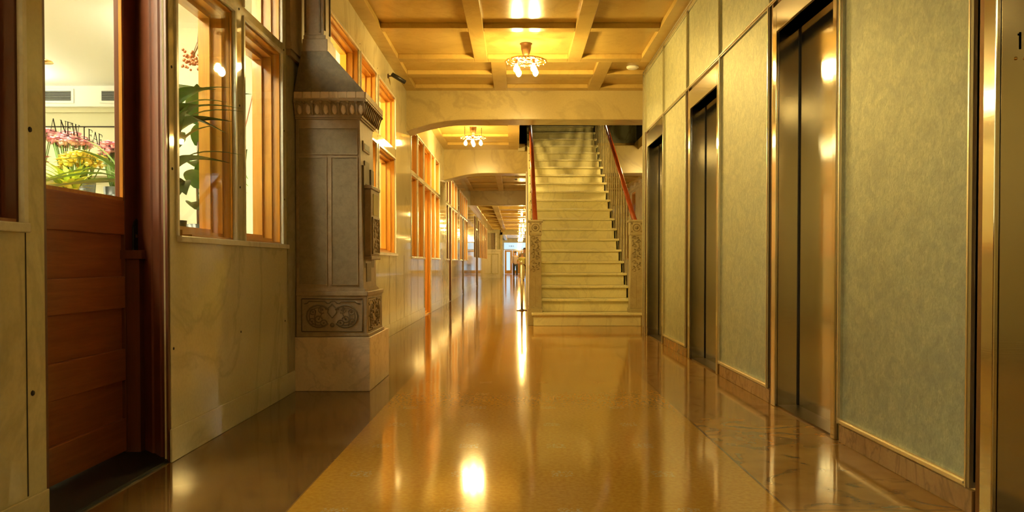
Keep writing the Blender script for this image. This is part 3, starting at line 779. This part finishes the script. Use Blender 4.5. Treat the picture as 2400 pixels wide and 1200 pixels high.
# ------------------------------------------------------------------ stanchion
e = empty('stanchion', (.095, 14.5, 0), label='slim steel stanchion pole standing in the passage left of the stairs', cat='stanchion')
MB().lathe((0, 0, 0), [(.10, 0), (.10, .008), (.06, .018), (.028, .03)], 20).build('base', 'bronze', e)
MB().lathe((0, 0, .02), [(.025, 0), (.025, .84)], 14).build('pole', 'pole', e)
MB().lathe((0, 0, .86), [(.030, 0), (.030, .05), (.022, .065), (.004, .07)], 14).build('cap', 'pole', e)
# ------------------------------------------------------------------ carved pier (mail chute housing)
cp = empty('carved_pier', (LX, 5.35, 0), label='tall carved brown stone pier with beaded cornice and sloped hood against the left wall', cat='pillar')
cp_x = lambda x: x - LX          # local x
def lb(m, x0, x1, y0, y1, z0, z1, mi=0): return m.box(cp_x(x0), cp_x(x1), y0 - 5.35, y1 - 5.35, z0, z1, mi)
G = .004
lb(MB(), LX + G, -1.008, 5.35, 6.15, 0, .372).build('marble_base', 'pink_marble', cp, bevel=.005)
pl = lb(lb(lb(MB(), LX + .012, -1.030, 5.37, 5.98, .374, .655), LX + .012, -1.022, 5.362, 5.99, .655, .685), LX + .012, -1.018, 5.358, 6.0, .374, .395).build('carved_plinth', 'stone', cp, bevel=.004)
def scrolls(side):
    f = MB(); r = .0045
    def P(u, v):   # u 0..W along the face, v height
        return (cp_x(LX + .05 + u), .018, v) if side == 0 else (cp_x(-1.030) - .001, .06 + u, v)
    W = .42 if side == 0 else .50
    def line(pts, rr=r): f.tube([P(*p) for p in pts], rr, 5)
    line([(0, .635), (W, .635)], .004); line([(W, .635), (W, .41)], .004); line([(0, .635), (0, .41)], .004); line([(0, .41), (W, .41)], .004)
    t_ = [(.02, .60), (.04, .605), (.05, .618), (.16, .618), (.175, .605), (.19, .605), (.205, .62), (.23, .62), (.245, .605), (.26, .605), (.275, .618), (W - .05, .618), (W - .04, .605), (W - .02, .60)]
    line(t_)
    for cx, sg in ((W * .28, 1), (W * .72, -1)):
        arc = lambda x, y, R_, a0, a1, k=14: [(x + sg * R_ * math.cos(a0 + (a1 - a0) * i / k), y + R_ * .92 * math.sin(a0 + (a1 - a0) * i / k)) for i in range(k + 1)]
        line(arc(cx, .515, .083, .6, 5.6), .006); line(arc(cx + .0, .515, .065, 1.2, 5.1), .0035)
        for (ox, oy, R_) in ((.025, .045, .026), (-.045, -.035, .022), (.0, -.02, .024), (.035, -.045, .022), (-.04, .03, .02)):
            line(arc(cx + sg * ox, .515 + oy, R_, 0, 5.2, 10), .004)
            f.ball(P(cx + sg * ox, .515 + oy), .007, 6, 5)
        line([(cx, .49), (cx + sg * .02, .53), (cx + sg * .01, .57)], .0035)
        line([(cx - sg * .02, .45), (cx - sg * .03, .5), (cx - sg * .02, .55)], .0035)
    mx = W / 2
    line([(mx, .60), (mx - .028, .57), (mx - .03, .54), (mx, .505), (mx + .03, .54), (mx + .028, .57), (mx, .60)]); f.ball(P(mx, .455), .016, 8, 6)
    if side:
        for k in range(40):
            f.ball(P(random.uniform(.02, W - .02), random.uniform(.42, .62)), random.uniform(.006, .012), 6, 5)
    f.build('carving', 'carve_dark', pl)
scrolls(0); scrolls(1)
# shaft (slightly tapering), with panel mouldings
sh_ = MB().frus((cp_x(LX + .012), cp_x(-1.055), .03, .52, .685), (cp_x(LX + .012), cp_x(-1.078), .03, .50, 1.85))
sh_ = lb(sh_, LX + .012, -1.044, 5.372, 5.90, .685, .705)
sf = sh_.build('shaft', 'stone', cp)
m = MB(); fy = .03
for x0, x1, z0, z1 in ((-1.497, -1.310, .735, 1.605), (-1.272, -1.098, .735, 1.605), (-1.497, -1.098, 1.632, 1.805)):
    m.box(cp_x(x0), cp_x(x1), fy - .0015, fy + .01, z0, z1)
m.build('dark_panel', 'stone_mid', sf)
m = MB()
def mould(x0, x1, z0, z1, t=.006):
    for a, b, c, d in ((x0 - t, x0, z0 - t, z1 + t), (x1, x1 + t, z0 - t, z1 + t), (x0, x1, z0 - t, z0), (x0, x1, z1, z1 + t)): m.box(cp_x(a), cp_x(b), fy - .008, fy + .01, c, d)
for q in ((-1.497, -1.310, .735, 1.605), (-1.272, -1.098, .735, 1.605), (-1.497, -1.098, 1.632, 1.805)): mould(*q)
m.build('panel_moulding', 'stone', sf)
m = MB()
for y0, y1, z0, z1 in ((.07, .12, .75, 1.56), (.14, .30, .75, .88), (.14, .30, 1.44, 1.6), (.34, .45, .75, 1.56)):
    xs = cp_x(-1.055) - .018 * ((z0 + z1) / 2 - .685) / 1.17
    m.box(xs - .02, xs + .004, y0, y1, z0, z1)
m.build('side_panel', 'stone_dark', sf)
slot = MB().box(cp_x(-1.10), cp_x(-1.066), .10, .34, 1.665, 1.735).build('mail_slot', 'stone', cp, bevel=.004)
MB().box(cp_x(-1.067), cp_x(-1.064), .13, .31, 1.68, 1.72).build('slot_opening', 'black', slot)
bx = MB().box(cp_x(-1.08), cp_x(-1.015), .10, .42, .93, 1.40).box(cp_x(-1.08), cp_x(-1.008), .085, .435, 1.40, 1.425).box(cp_x(-1.08), cp_x(-1.008), .085, .435, .905, .93).build('letter_box', 'stone', cp, bevel=.005)
f = MB(); f.box(cp_x(-1.016), cp_x(-1.011), .17, .36, 1.22, 1.37)
f.build('box_window', 'marble', bx)
f = MB(); rnd = random.Random(5)
for k in range(60): f.ball((cp_x(-1.014), rnd.uniform(.14, .39), rnd.uniform(.96, 1.19)), rnd.uniform(.008, .016), 6, 5, sz=(.5, 1, 1))
for zz in (1.20, .95): f.box(cp_x(-1.016), cp_x(-1.006), .13, .40, zz - .006, zz + .006)
f.box(cp_x(-1.016), cp_x(-1.006), .13, .142, .95, 1.2).box(cp_x(-1.016), cp_x(-1.006), .388, .40, .95, 1.2).build('box_relief', 'stone', bx)
# cornice
m = MB()
xr = lambda x: cp_x(x)
cn = MB()
for z0, z1, ex in ((1.85, 1.868, .0), (1.868, 1.88, .010), (1.88, 1.895, .020)):
    cn.box(cp_x(LX + .012), xr(-1.078) + ex, .03 - ex, .52 + ex, z0, z1)
cn.frus((cp_x(LX + .012), xr(-1.058), .01, .54, 1.895), (cp_x(LX + .012), xr(-1.036), -.012, .60, 1.985))
cn.box(cp_x(LX + .012), xr(-1.028), -.02, .66, 1.985, 2.0)
cor = cn.build('cornice', 'stone', cp)
m = MB(); n = 8
for k in range(n):
    x0 = cp_x(-1.517) + k * .0605
    m.box(x0 + .002, x0 + .0585, -.024, .0, 2.003, 2.046)
for k in range(11):
    y0 = -.02 + k * .061; m.box(xr(-1.05), xr(-1.024), y0 + .002, y0 + .059, 2.003, 2.046)
m.box(cp_x(LX + .012), xr(-1.03), -.018, .655, 1.999, 2.044)
m.build('tile_course', 'pink_marble', cor, bevel=.002)
m = MB()
for k in range(9):
    x_ = cp_x(-1.512) + k * .0600
    m.ball((x_, -.026, 1.978), .0115, 8, 6)
    m.tube([(x_, -.022, 1.97), (x_, -.012, 1.93), (x_, .0, 1.892)], [.006, .0045, .007], 6)
    if k < 8: m.tube([(x_ + .006, -.018, 1.965), (x_ + .02, -.018, 1.972), (x_ + .046, -.012, 1.95), (x_ + .052, -.002, 1.90)], .0045, 6)
for k in range(11):
    y_ = .02 + k * .058
    m.ball((xr(-1.026), y_, 1.978), .0115, 8, 6); m.tube([(xr(-1.03), y_, 1.97), (xr(-1.042), y_, 1.93), (xr(-1.055), y_, 1.892)], [.006, .0045, .007], 6)
m.build('bead_moulding', 'stone', cor)
m = MB()
for k in range(8):
    x_ = cp_x(-1.482) + k * .0600
    m.ball((x_, -.002, 1.932), .019, 10, 8, sz=(1, .55, 1.9))
m.build('egg_moulding', 'pink_marble', cor)
# hood
m = MB().frus((cp_x(LX + .012), xr(-1.036), -.012, .64, 2.046), (cp_x(-1.466), xr(-1.285), -.002, .26, 2.325))
m.build('hood', 'stone_dark', cp)
m = MB().box(cp_x(-1.462), cp_x(-1.29), .0, .25, 2.325, 2.41).box(cp_x(-1.458), cp_x(-1.305), .012, .24, 2.41, 2.44).box(cp_x(-1.455), cp_x(-1.322), .022, .23, 2.44, CZ)
nk = m.build('neck', 'stone', cp, bevel=.004)
m = MB().box(cp_x(-1.450), cp_x(-1.440), .014, .03, 2.46, CZ).box(cp_x(-1.352), cp_x(-1.342), .014, .03, 2.46, CZ).box(cp_x(-1.33), cp_x(-1.314), .05, .06, 2.48, CZ).box(cp_x(-1.33), cp_x(-1.314), .19, .2, 2.48, CZ)
m.build('neck_moulding', 'stone_dark', nk)
# matching strip on the wall behind the pier
m = MB().box(LX, LX + .03, 5.20, 6.20, 2.26, CZ).box(LX, LX + .04, 5.19, 6.2, 2.30, 2.345)
wp = tag(m.build('trim_1', 'stone'), kind='structure')
tag(MB().box(LX + .0, LX + .008, 5.20, 6.2, 0.147, 2.26).build('trim_2', 'marble_dado'), kind='structure')

# ------------------------------------------------------------------ electroliers
def fixture(loc, rods, lab, rot=0, grp=None, R_=.22, drop=.135):
    e = empty('light_fixture', loc, label=lab, cat='light fixture', group=grp); e.rotation_euler = (0, 0, rot)
    MB().lathe((0, 0, 0), [(.070, 0), (.070, -.008), (.060, -.014), (.058, -.05), (.053, -.075), (.050, -.08), (.042, -.115), (.022, -.145), (.008, -.155), (.007, -.19)], 20).build('canopy', 'brass', e)
    m = MB(); zr = -.195
    m.tube([(R_ * math.cos(k * math.pi / 14), R_ * math.sin(k * math.pi / 14), zr) for k in range(28)], .009, 6, closed=True)
    m.tube([(.8 * R_ * math.cos(k * math.pi / 12), .8 * R_ * math.sin(k * math.pi / 12), zr - .004) for k in range(24)], .005, 6, closed=True)
    for q in range(8):
        a0 = q * math.pi / 4; cx, cy = .45 * R_ * math.cos(a0), .45 * R_ * math.sin(a0)
        m.tube([(cx + .33 * R_ * math.cos(k * math.pi / 6), cy + .33 * R_ * math.sin(k * math.pi / 6), zr - .004) for k in range(12)], .006, 5, closed=True)
        m.tube([(.03 * math.cos(a0), .03 * math.sin(a0), zr + .004), (R_ * math.cos(a0), R_ * math.sin(a0), zr)], .006, 5)
        for w_ in (-.2, .2): m.ball((R_ * math.cos(a0 + w_) * 1.02, R_ * math.sin(a0 + w_) * 1.02, zr - .006), .014, 6, 5)
    m.lathe((0, 0, zr - .01), [(.02, 0), (.05, .01), (.03, .03)], 12)
    m.build('ring', 'brass_hi', e)
    if rods:
        for sx in (-.20, .20):
            MB().tube([(sx, 0, zr), (sx, 0, -.0)], .005, 6).build('rod', 'bronze', e)
    for q in range(4):
        a0 = q * math.pi / 2 + math.pi / 4; bx_, by_ = .135 * math.cos(a0), .135 * math.sin(a0)
        s_ = MB().lathe((bx_, by_, zr), [(.012, 0), (.018, -.008), (.016, -.045), (.014, -.05)], 10).build('socket', 'socket', e)
        MB().lathe((bx_, by_, zr - .05), [(.010, 0), (.016, -.014), (.030, -.045), (.031, -.062), (.022, -.084), (.006, -.096)], 10).build('bulb', 'lampglow', s_)
    return e
F1 = fixture((.104, 8.74, CC), False, 'brass four-bulb ceiling light nearest the camera, over the lobby', R(-8))
F2 = fixture((-.778, 14.0, CC), True, 'brass four-bulb ceiling light on two rods in the passage left of the stairs', R(45))
ords = ['nearest of the four-bulb lights in the row over the far corridor', 'second light of the far corridor row, behind the nearest', 'third light of the far corridor row from the stairs', 'fourth light of the far corridor row from the stairs',
        'fifth light of the far corridor row from the stairs', 'sixth light of the far corridor row, over the partition', 'seventh light of the far corridor row, past the partition', 'eighth light of the far corridor row, before the entrance', 'last light of the far corridor row, by the entrance doors']
dup(F2, (2.95, 13.8, CC), R(20), label='added unseen four-bulb light brightening the side hall right of the stairs', group='added side hall lights')  # extra fixture out of view, added to light the beam right of the stairs
dup(F1, (-.5, 17.33, CC), .4, label='added unseen four-bulb light hidden behind the middle ceiling beam', group='added lights behind the middle beam')  # extra fixture added to brighten the rear ceiling
F2b = dup(F1, (.27, 26.9, LZ + .0), 0, label=ords[0], group='lights over the far corridor')
F2b['group'] = 'lights over the far corridor'
for i in range(1, 9):
    dup(F1, (.28, 26.9 + 4.2 * i, LZ if i < 5 else 2.9), .3 * i, label=ords[i], group='lights over the far corridor')
M['glow_fill'] = mat('lobby_fill', (1, .8, .5), .4, emit=WARM, es=13)
light_panel((.1, -3.0, CZ - .01), .62, .62, 'glow_fill', 'added unseen warm fill panel overhead behind the camera')  # added soft fill for the near lobby, real source unknown

# small ceiling things
e = empty('security_camera', (LX, 9.3, 3.10), label='small black security camera on a bracket high on the left marble wall', cat='security camera')
MB().lathe((0, 0, 0), [(.028, 0), (.028, .012)], 12, axis='x').build('mount', 'bronze', e)
MB().tube([(.01, 0, 0), (.05, 0, .0), (.07, .03, .0)], .008, 8).build('arm', 'bronze', e)
MB().tube([(.05, .0, .02), (.19, .10, -.05)], .026, 10).build('body', 'black', e)
e = empty('smoke_detector', (1.44, 9.75, CC), label='round pale smoke detector on the ceiling near the elevator wall', cat='smoke detector')
MB().lathe((0, 0, 0), [(.075, 0), (.075, -.018), (.06, -.03), (.03, -.036)], 20).build('cover', 'white', e)

# ------------------------------------------------------------------ shop contents
def pot(e, r, h, mt): MB().lathe((0, 0, 0), [(r * .7, 0), (r * .75, .01), (r, h), (r * .93, h), (r * .9, h - .015)], 18).build('pot', mt, e)
# display ledge
e = empty('display_ledge', (-1.85, 4.3, 0), label='dark display ledge inside the shop below the two near windows', cat='shelf')
MB().box(-.2, .14, -.74, .9, .90, .94).build('top', 'wood_dark', e); MB().box(-.18, .12, -.72, .88, .0, .90).build('cabinet', 'wood_dark', e)
def plant(loc, pr, ph, potm, leaves, leafm_, lab, cat='potted plant', stems=(), grp=None):
    e = empty('potted_plant', loc, label=lab, cat=cat, group=grp)
    pot(e, pr, ph, potm)
    m = MB()
    for L in leaves: m.leaf((L[0], L[1], ph - .02 + L[2]), *L[3:])
    m.build('foliage', leafm_, e)
    if stems:
        k = MB()
        for s_ in stems: k.tube(s_, .008, 6)
        k.build('stem', 'twig', e)
    return e
rnd = random.Random(11)
L = []
for k in range(14): L.append((0, 0, .14 + .035 * k, R(-80 + rnd.uniform(-70, 80)), rnd.uniform(.20, .30), rnd.uniform(.1, .8), .45, rnd.uniform(.055, .085)))
for k in range(14): L.append((0, 0, .22 + .03 * k, R(rnd.uniform(-120, 40)), rnd.uniform(.24, .38), rnd.uniform(.7, 1.5), .5, .022))
plant((-1.76, 4.02, .94), .06, .16, 'pot', L, 'leaf', 'broad-leaved green plant in dark pot behind the window beside the shop door', stems=[[(0, 0, .1), (.01, -.01, .3), (.0, .02, .5)]])
L = []
for k in range(16): L.append((0, 0, .1 + .04 * k, R(-60 + 50 * (k % 3) + rnd.uniform(-30, 30)), rnd.uniform(.20, .30), rnd.uniform(.1, .9), .3, rnd.uniform(.045, .07)))
plant((-1.80, 4.42, .94), .065, .16, 'pot', L, 'leaf', 'tall dark green leafy plant whose leaves touch the window jamb', stems=[[(0, 0, .1), (-.01, .01, .45), (.02, -.02, .78)]])
L = [(0, 0, .12 + .04 * k, R(-90 + 40 * math.sin(k * 2.1)), .26, .9 - .1 * k, .55, .012) for k in range(8)]
L += [(0, 0, .3, R(-50), .22, 1.1, .2, .035)]
plant((-1.74, 4.86, .94), .05, .15, 'pot', L, 'leaf_mid', 'thin-leaved plant at the foot of the second shop window', stems=[])
# tall branches behind the second window
e = empty('branch_arrangement', (-1.80, 5.0, .94), label='tall bare reddish twigs standing behind the second shop window', cat='branches')
MB().lathe((0, 0, 0), [(.04, 0), (.05, .02), (.045, .25), (.05, .26)], 14).build('vase', 'pot', e)
m = MB()
for k in range(9):
    p = Vector((0, 0, .2)); pts = [tuple(p)]; a = rnd.uniform(0, 6.3); d = Vector((.035 * math.cos(a), .05 * math.sin(a), .2))
    for q in range(7): d += Vector((rnd.uniform(-.02, .02), rnd.uniform(-.03, .02), 0)); p = p + d; pts.append((max(-.09, min(.10, p.x)), p.y, p.z))
    m.tube(pts, [.006 - .0006 * i for i in range(len(pts))], 5)
m.build('twig', 'dried', e)
# hanging dried bundle
e = empty('dried_flower_bundle', (-2.02, 5.0, 2.35), label='rust-coloured dried flower bundle hanging upside down behind the window', cat='dried flowers')
m = MB().tube([(0, 0, .74), (0, 0, .1)], .003, 5)
for k in range(7): m.tube([(0, 0, .1), (rnd.uniform(-.02, .02), rnd.uniform(-.02, .02), -.05), (rnd.uniform(-.06, .06), rnd.uniform(-.05, .05), -.15)], .003, 4)
m.build('stem', 'twig', e)
m = MB()
for k in range(90): m.ball((rnd.uniform(-.10, .10), rnd.uniform(-.07, .07), -.17 + rnd.uniform(-.06, .05)), rnd.uniform(.007, .014), 6, 5)
m.build('berry_head', 'dried', e)
# arching plant near the door stile
L = []
for az, ln, ri, dr, w_ in ((178, .62, .55, .62, .026), (184, .78, .35, .5, .03), (190, .6, .18, .35, .026), (172, .66, .1, .18, .026), (200, .5, .0, .1, .022), (165, .48, .8, .5, .02), (185, .42, 1.0, .3, .018), (240, .4, .8, .4, .025), (120, .4, .8, .5, .025), (60, .4, .9, .5, .025), (210, .55, -.02, .08, .024)):
    L.append((0, 0, .1, R(az), ln, ri, dr, w_))
e = empty('plant_stand', (-2.32, 4.62, 0), label='small dark stand carrying the arching plant inside the shop door', cat='stand')
MB().box(-.16, .16, -.16, .16, 1.09, 1.12).build('top', 'wood_dark', e)
for sx in (-1, 1):
    for sy in (-1, 1): MB().box(sx * .13 - .015, sx * .13 + .015, sy * .13 - .015, sy * .13 + .015, 0, 1.09).build('leg', 'wood_dark', e)
plant((-2.32, 4.62, 1.12), .09, .16, 'pot', L, 'leaf_mid', 'arching strap-leaved plant beside the glass of the shop door')
# flower table
e = empty('flower_table', (-3.6, 5.5, 0), label='display table carrying the flowers behind the shop door glass', cat='table')
MB().box(-.85, .85, -.5, .5, 1.14, 1.18).build('top', 'wood', e)
for sx in (-.78, .78):
    for sy in (-.43, .43): MB().box(sx - .03, sx + .03, sy - .03, sy + .03, 0, 1.14).build('leg', 'wood', e)
def lime(loc, lab, mt='leaf_light', n=26, s=1.):
    L = []
    for k in range(n): L.append((rnd.uniform(-.04, .04), rnd.uniform(-.04, .04), .02 + rnd.uniform(0, .06), R(rnd.uniform(0, 360)), s * rnd.uniform(.13, .20), rnd.uniform(.7, 1.5), .5, .022))
    return plant(loc, .07, .12, 'pot_clay', L, mt, lab, grp='lime green plants on the flower table')
spots = [(-4.15, 5.15), (-3.85, 5.12), (-3.55, 5.16), (-3.25, 5.13), (-2.95, 5.15)]
wd = ['yellow-green leafy plant at the left end of the flower table front row', 'yellow-green leafy plant second from the left in the table front row', 'yellow-green leafy plant in the middle of the table front row', 'yellow-green leafy plant right of the middle in the table front row', 'yellow-green leafy plant nearest the door stile in the table front row']
for (x, y), l_ in zip(spots, wd): lime((x, y, 1.18), l_, n=64, s=1.15)
def bouquet(loc, h, mt, lab, n=95, r=.135, g='flower bouquets on the table'):
    e = empty('flower_bouquet', loc, label=lab, cat='flowers', group=g)
    MB().lathe((0, 0, 0), [(.07, 0), (.075, .01), (.095, .26), (.088, .26)], 18).build('bucket', 'pot', e)
    m = MB(); st_ = MB()
    for k in range(n):
        a = rnd.uniform(0, 6.3); q = r * math.sqrt(rnd.random()); x, y = q * math.cos(a), q * math.sin(a); z = h - q * q * 2.2 + rnd.uniform(-.05, .03)
        rr = rnd.uniform(.022, .036)
        for p in range(6):
            az = p * 1.05 + a; m.leaf((x, y, z), az, rr * 1.5, .7, .5, rr * .55, seg=3)
        m.ball((x, y, z + .006), rr * .6, 6, 4)
        if k % 3 == 0: st_.tube([(x * .3, y * .3, .2), (x, y, z)], .004, 4)
    m.build('blossom', mt, e); st_.build('stem', 'leaf_mid', e)
    mm = MB()
    for k in range(12): mm.leaf((0, 0, .24), R(rnd.uniform(0, 360)), rnd.uniform(.12, .18), 1., .5, .02)
    mm.build('foliage', 'leaf_light', e)
for (x, y, h, mt, lb_) in ((-4.2, 5.75, .72, 'pink', 'full pale pink bouquet at the far left of the flower table'), (-3.88, 5.7, .66, 'pink', 'pink bouquet second from the left at the back of the table'), (-3.56, 5.75, .58, 'pink', 'pink bouquet in the middle of the back row'),
                      (-3.25, 5.72, .52, 'pink', 'low pink bouquet right of the middle of the back row'), (-2.95, 5.78, .46, 'pink', 'small pink bouquet at the right end of the back row'),
                      (-3.9, 5.42, .42, 'magenta', 'dusky red bouquet between pink flowers and lime plants, left'), (-3.42, 5.42, .38, 'magenta', 'dusky red bouquet between pink flowers and lime plants, centre'), (-3.02, 5.42, .34, 'yellow', 'yellow bouquet beside the door stile end of the table')):
    bouquet((x, y, 1.18), h + .10, mt, lb_)
e = empty('chain_pendant', (-3.02, 5.0, 2.16), label='brass disc and thin chain hanging at the left edge of the door glass', cat='pendant')
MB().tube([(0, 0, .95), (0, 0, 0)], .004, 5).build('cord', 'brass_hi', e)
MB().lathe((0, 0, 0), [(.06, 0), (.055, .01), (.01, .025)], 16).build('disc', 'brass_hi', e)
m = MB()
for k in range(16): m.ball((0, 0, -.03 - k * .032), .009, 6, 4, sz=(1, .5, 1.6))
m.build('chain', 'brass', e)

# ------------------------------------------------------------------ people in the far corridor
def person(loc, h, rotz, shirt, trousers, hairc, lab, stride=.12, sleeves='long', arms='down', build=1.0):
    e = empty('person', loc, label=lab, cat='person'); e.rotation_euler = (0, 0, rotz); s = h / 1.75
    def skin(name, verts, edges, radii, mt, parent, lvl=1):
        me = bpy.data.meshes.new(name); me.from_pydata([tuple(Vector(v) * s) for v in verts], edges, []); me.update(); _skin_layer(me); me.materials.append(mt)
        o = bpy.data.objects.new(name, me); COL.objects.link(o); o.parent = parent
        md = o.modifiers.new('skin', 'SKIN'); md.use_smooth_shade = True
        for i, r_ in enumerate(radii): me.skin_vertices[0].data[i].radius = (r_[0] * s, r_[1] * s) if isinstance(r_, tuple) else (r_ * s, r_ * s)
        me.skin_vertices[0].data[0].use_root = True
        sb = o.modifiers.new('sub', 'SUBSURF'); sb.levels = lvl; sb.render_levels = lvl
        return o
    V = [(0, 0, .95), (0, 0, 1.12), (0, 0, 1.32), (0, 0, 1.44), (0, 0, 1.52), (0, -.01, 1.62), (0, -.01, 1.70)]
    rad = [(.15 * build, .11), (.14 * build, .10), (.16 * build, .11), (.08, .07), .05, (.075, .09), (.06, .07)]
    Ed = [(i, i + 1) for i in range(6)]
    legs = []; arms_ = []
    for sx in (-1, 1):
        st_ = stride * sx
        b = len(V); V += [(sx * .09, 0, .88), (sx * .10, -.03 - st_ * .6, .48), (sx * .10, st_ * -1., .09), (sx * .10, -st_ - .13, .03)]
        rad += [.085, .058, .04, .035]; Ed += [(0, b), (b, b + 1), (b + 1, b + 2), (b + 2, b + 3)]; legs.append(b)
        b = len(V)
        if arms == 'hips': V += [(sx * .19 * build, 0, 1.40), (sx * .33, .03, 1.17), (sx * .20, -.09, 1.02), (sx * .17, -.12, .98)]
        else: V += [(sx * .19 * build, 0, 1.40), (sx * .24, .02 + st_ * .2, 1.14), (sx * .25, -.06 + st_ * .5, .92), (sx * .25, -.08 + st_ * .6, .85)]
        rad += [.055, .042, .03, .032]; Ed += [(3, b), (b, b + 1), (b + 1, b + 2), (b + 2, b + 3)]; arms_.append(b)
    body = skin('body', V, Ed, rad, M['skin'], e)
    # shirt
    SV = [(0, 0, .84), V[1], V[2], V[3], (0, 0, .93)]; SR_ = [(.175 * build, .135), (.16 * build, .125), (.175 * build, .125), (.09, .08), (.175 * build, .135)]; SE = [(0, 4), (4, 1), (1, 2), (2, 3)]
    for b in arms_:
        k = len(SV); endp = V[b + 2] if sleeves == 'long' else tuple(Vector(V[b]).lerp(Vector(V[b + 1]), .8))
        if sleeves == 'long': SV += [V[b], V[b + 1], V[b + 2]]; SR_ += [.065, .052, .042]; SE += [(3, k), (k, k + 1), (k + 1, k + 2)]
        else: SV += [V[b], endp]; SR_ += [.07, .062]; SE += [(3, k), (k, k + 1)]
    skin('shirt', SV, SE, SR_, shirt, e)
    TV = [(0, 0, 1.04), (0, 0, .92)]; TR_ = [(.162 * build, .12), (.155 * build, .12)]; TE = [(0, 1)]
    for b in legs:
        k = len(TV); TV += [V[b], V[b + 1], V[b + 2]]; TR_ += [.10 * build, .075, .062]; TE += [(1, k), (k, k + 1), (k + 1, k + 2)]
    skin('trousers', TV, TE, TR_, trousers, e)
    for b in legs:
        f = V[b + 2]; MB().ball((f[0] * s, (f[1] - .07) * s, .04 * s), .05 * s, 10, 8, sz=(.9, 2.5, .75)).build('shoe', 'black', e)
    hh = MB().ball((0, .015 * s, 1.685 * s), .088 * s, 12, 10, sz=(.95, 1.05, .85)); hh.build('hair', hairc, e)
    fc = MB().ball((0, -.105 * s, 1.63 * s), .014 * s, 8, 6, sz=(.8, 1, 1.4))
    for sx in (-1, 1): fc.ball((sx * .082 * s, .0, 1.635 * s), .02 * s, 8, 6, sz=(.5, .8, 1.3))
    fc.build('nose_and_ears', 'skin', e)
    ey = MB()
    for sx in (-1, 1): ey.ball((sx * .03 * s, -.092 * s, 1.65 * s), .009 * s, 8, 6)
    ey.box(-.022 * s, .022 * s, -.098 * s, -.09 * s, 1.59 * s, 1.596 * s); ey.build('eyes_and_mouth', 'black', e)
    # hands with fingers
    for b in arms_:
        f = Vector(V[b + 3]); hd_ = MB(); hd_.ball(tuple(f * s), .035 * s, 8, 6, sz=(.6, .9, 1.1))
        for q in range(4): hd_.tube([tuple((f + Vector((0, -.022 + q * .015, -.03))) * s), tuple((f + Vector((0, -.026 + q * .015, -.075 + .004 * abs(q - 1)))) * s), tuple((f + Vector((.0, -.032 + q * .015, -.095 + .008 * abs(q - 1)))) * s)], .008 * s, 6)
        hd_.tube([tuple((f + Vector((0, -.03, 0))) * s), tuple((f + Vector((0, -.055, -.03))) * s), tuple((f + Vector((0, -.05, -.055))) * s)], .009 * s, 6)
        hd_.build('hand', 'skin', e)
    return e
def cloth(n_, c): return mat(n_, c, .8)
# the skin layer must exist before radii can be set: made through bmesh
def _skin_layer(me):
    bm = bmesh.new(); bm.from_mesh(me); bm.verts.layers.skin.verify(); bm.to_mesh(me); bm.free()
_hair_d = mat('dark_hair', (.03, .02, .015), .6); _hair_g = mat('grey_hair', (.25, .2, .15), .6)
person((-.08, 48.6, 0), 1.62, R(0), cloth('pale_pink_shirt', (.55, .45, .45)), cloth('dark_trousers', (.05, .06, .07)), _hair_d, 'person in pale shirt and dark trousers walking, leftmost of the three', .16)
person((.44, 43.0, 0), 1.74, R(0), cloth('grey_shirt', (.28, .25, .24)), cloth('navy_trousers', (.04, .045, .06)), _hair_d, 'tall person in a grey shirt standing behind the one in khaki', .05, 'short', 'hips', 1.15)
person((.29, 40.6, 0), 1.42, R(0), cloth('olive_yellow_shirt', (.50, .46, .14)), cloth('khaki_trousers', (.45, .38, .16)), _hair_g, 'person in yellow-green shirt and khaki trousers, hands at the hips, nearest of the three', .05, 'short', 'hips', 1.1)
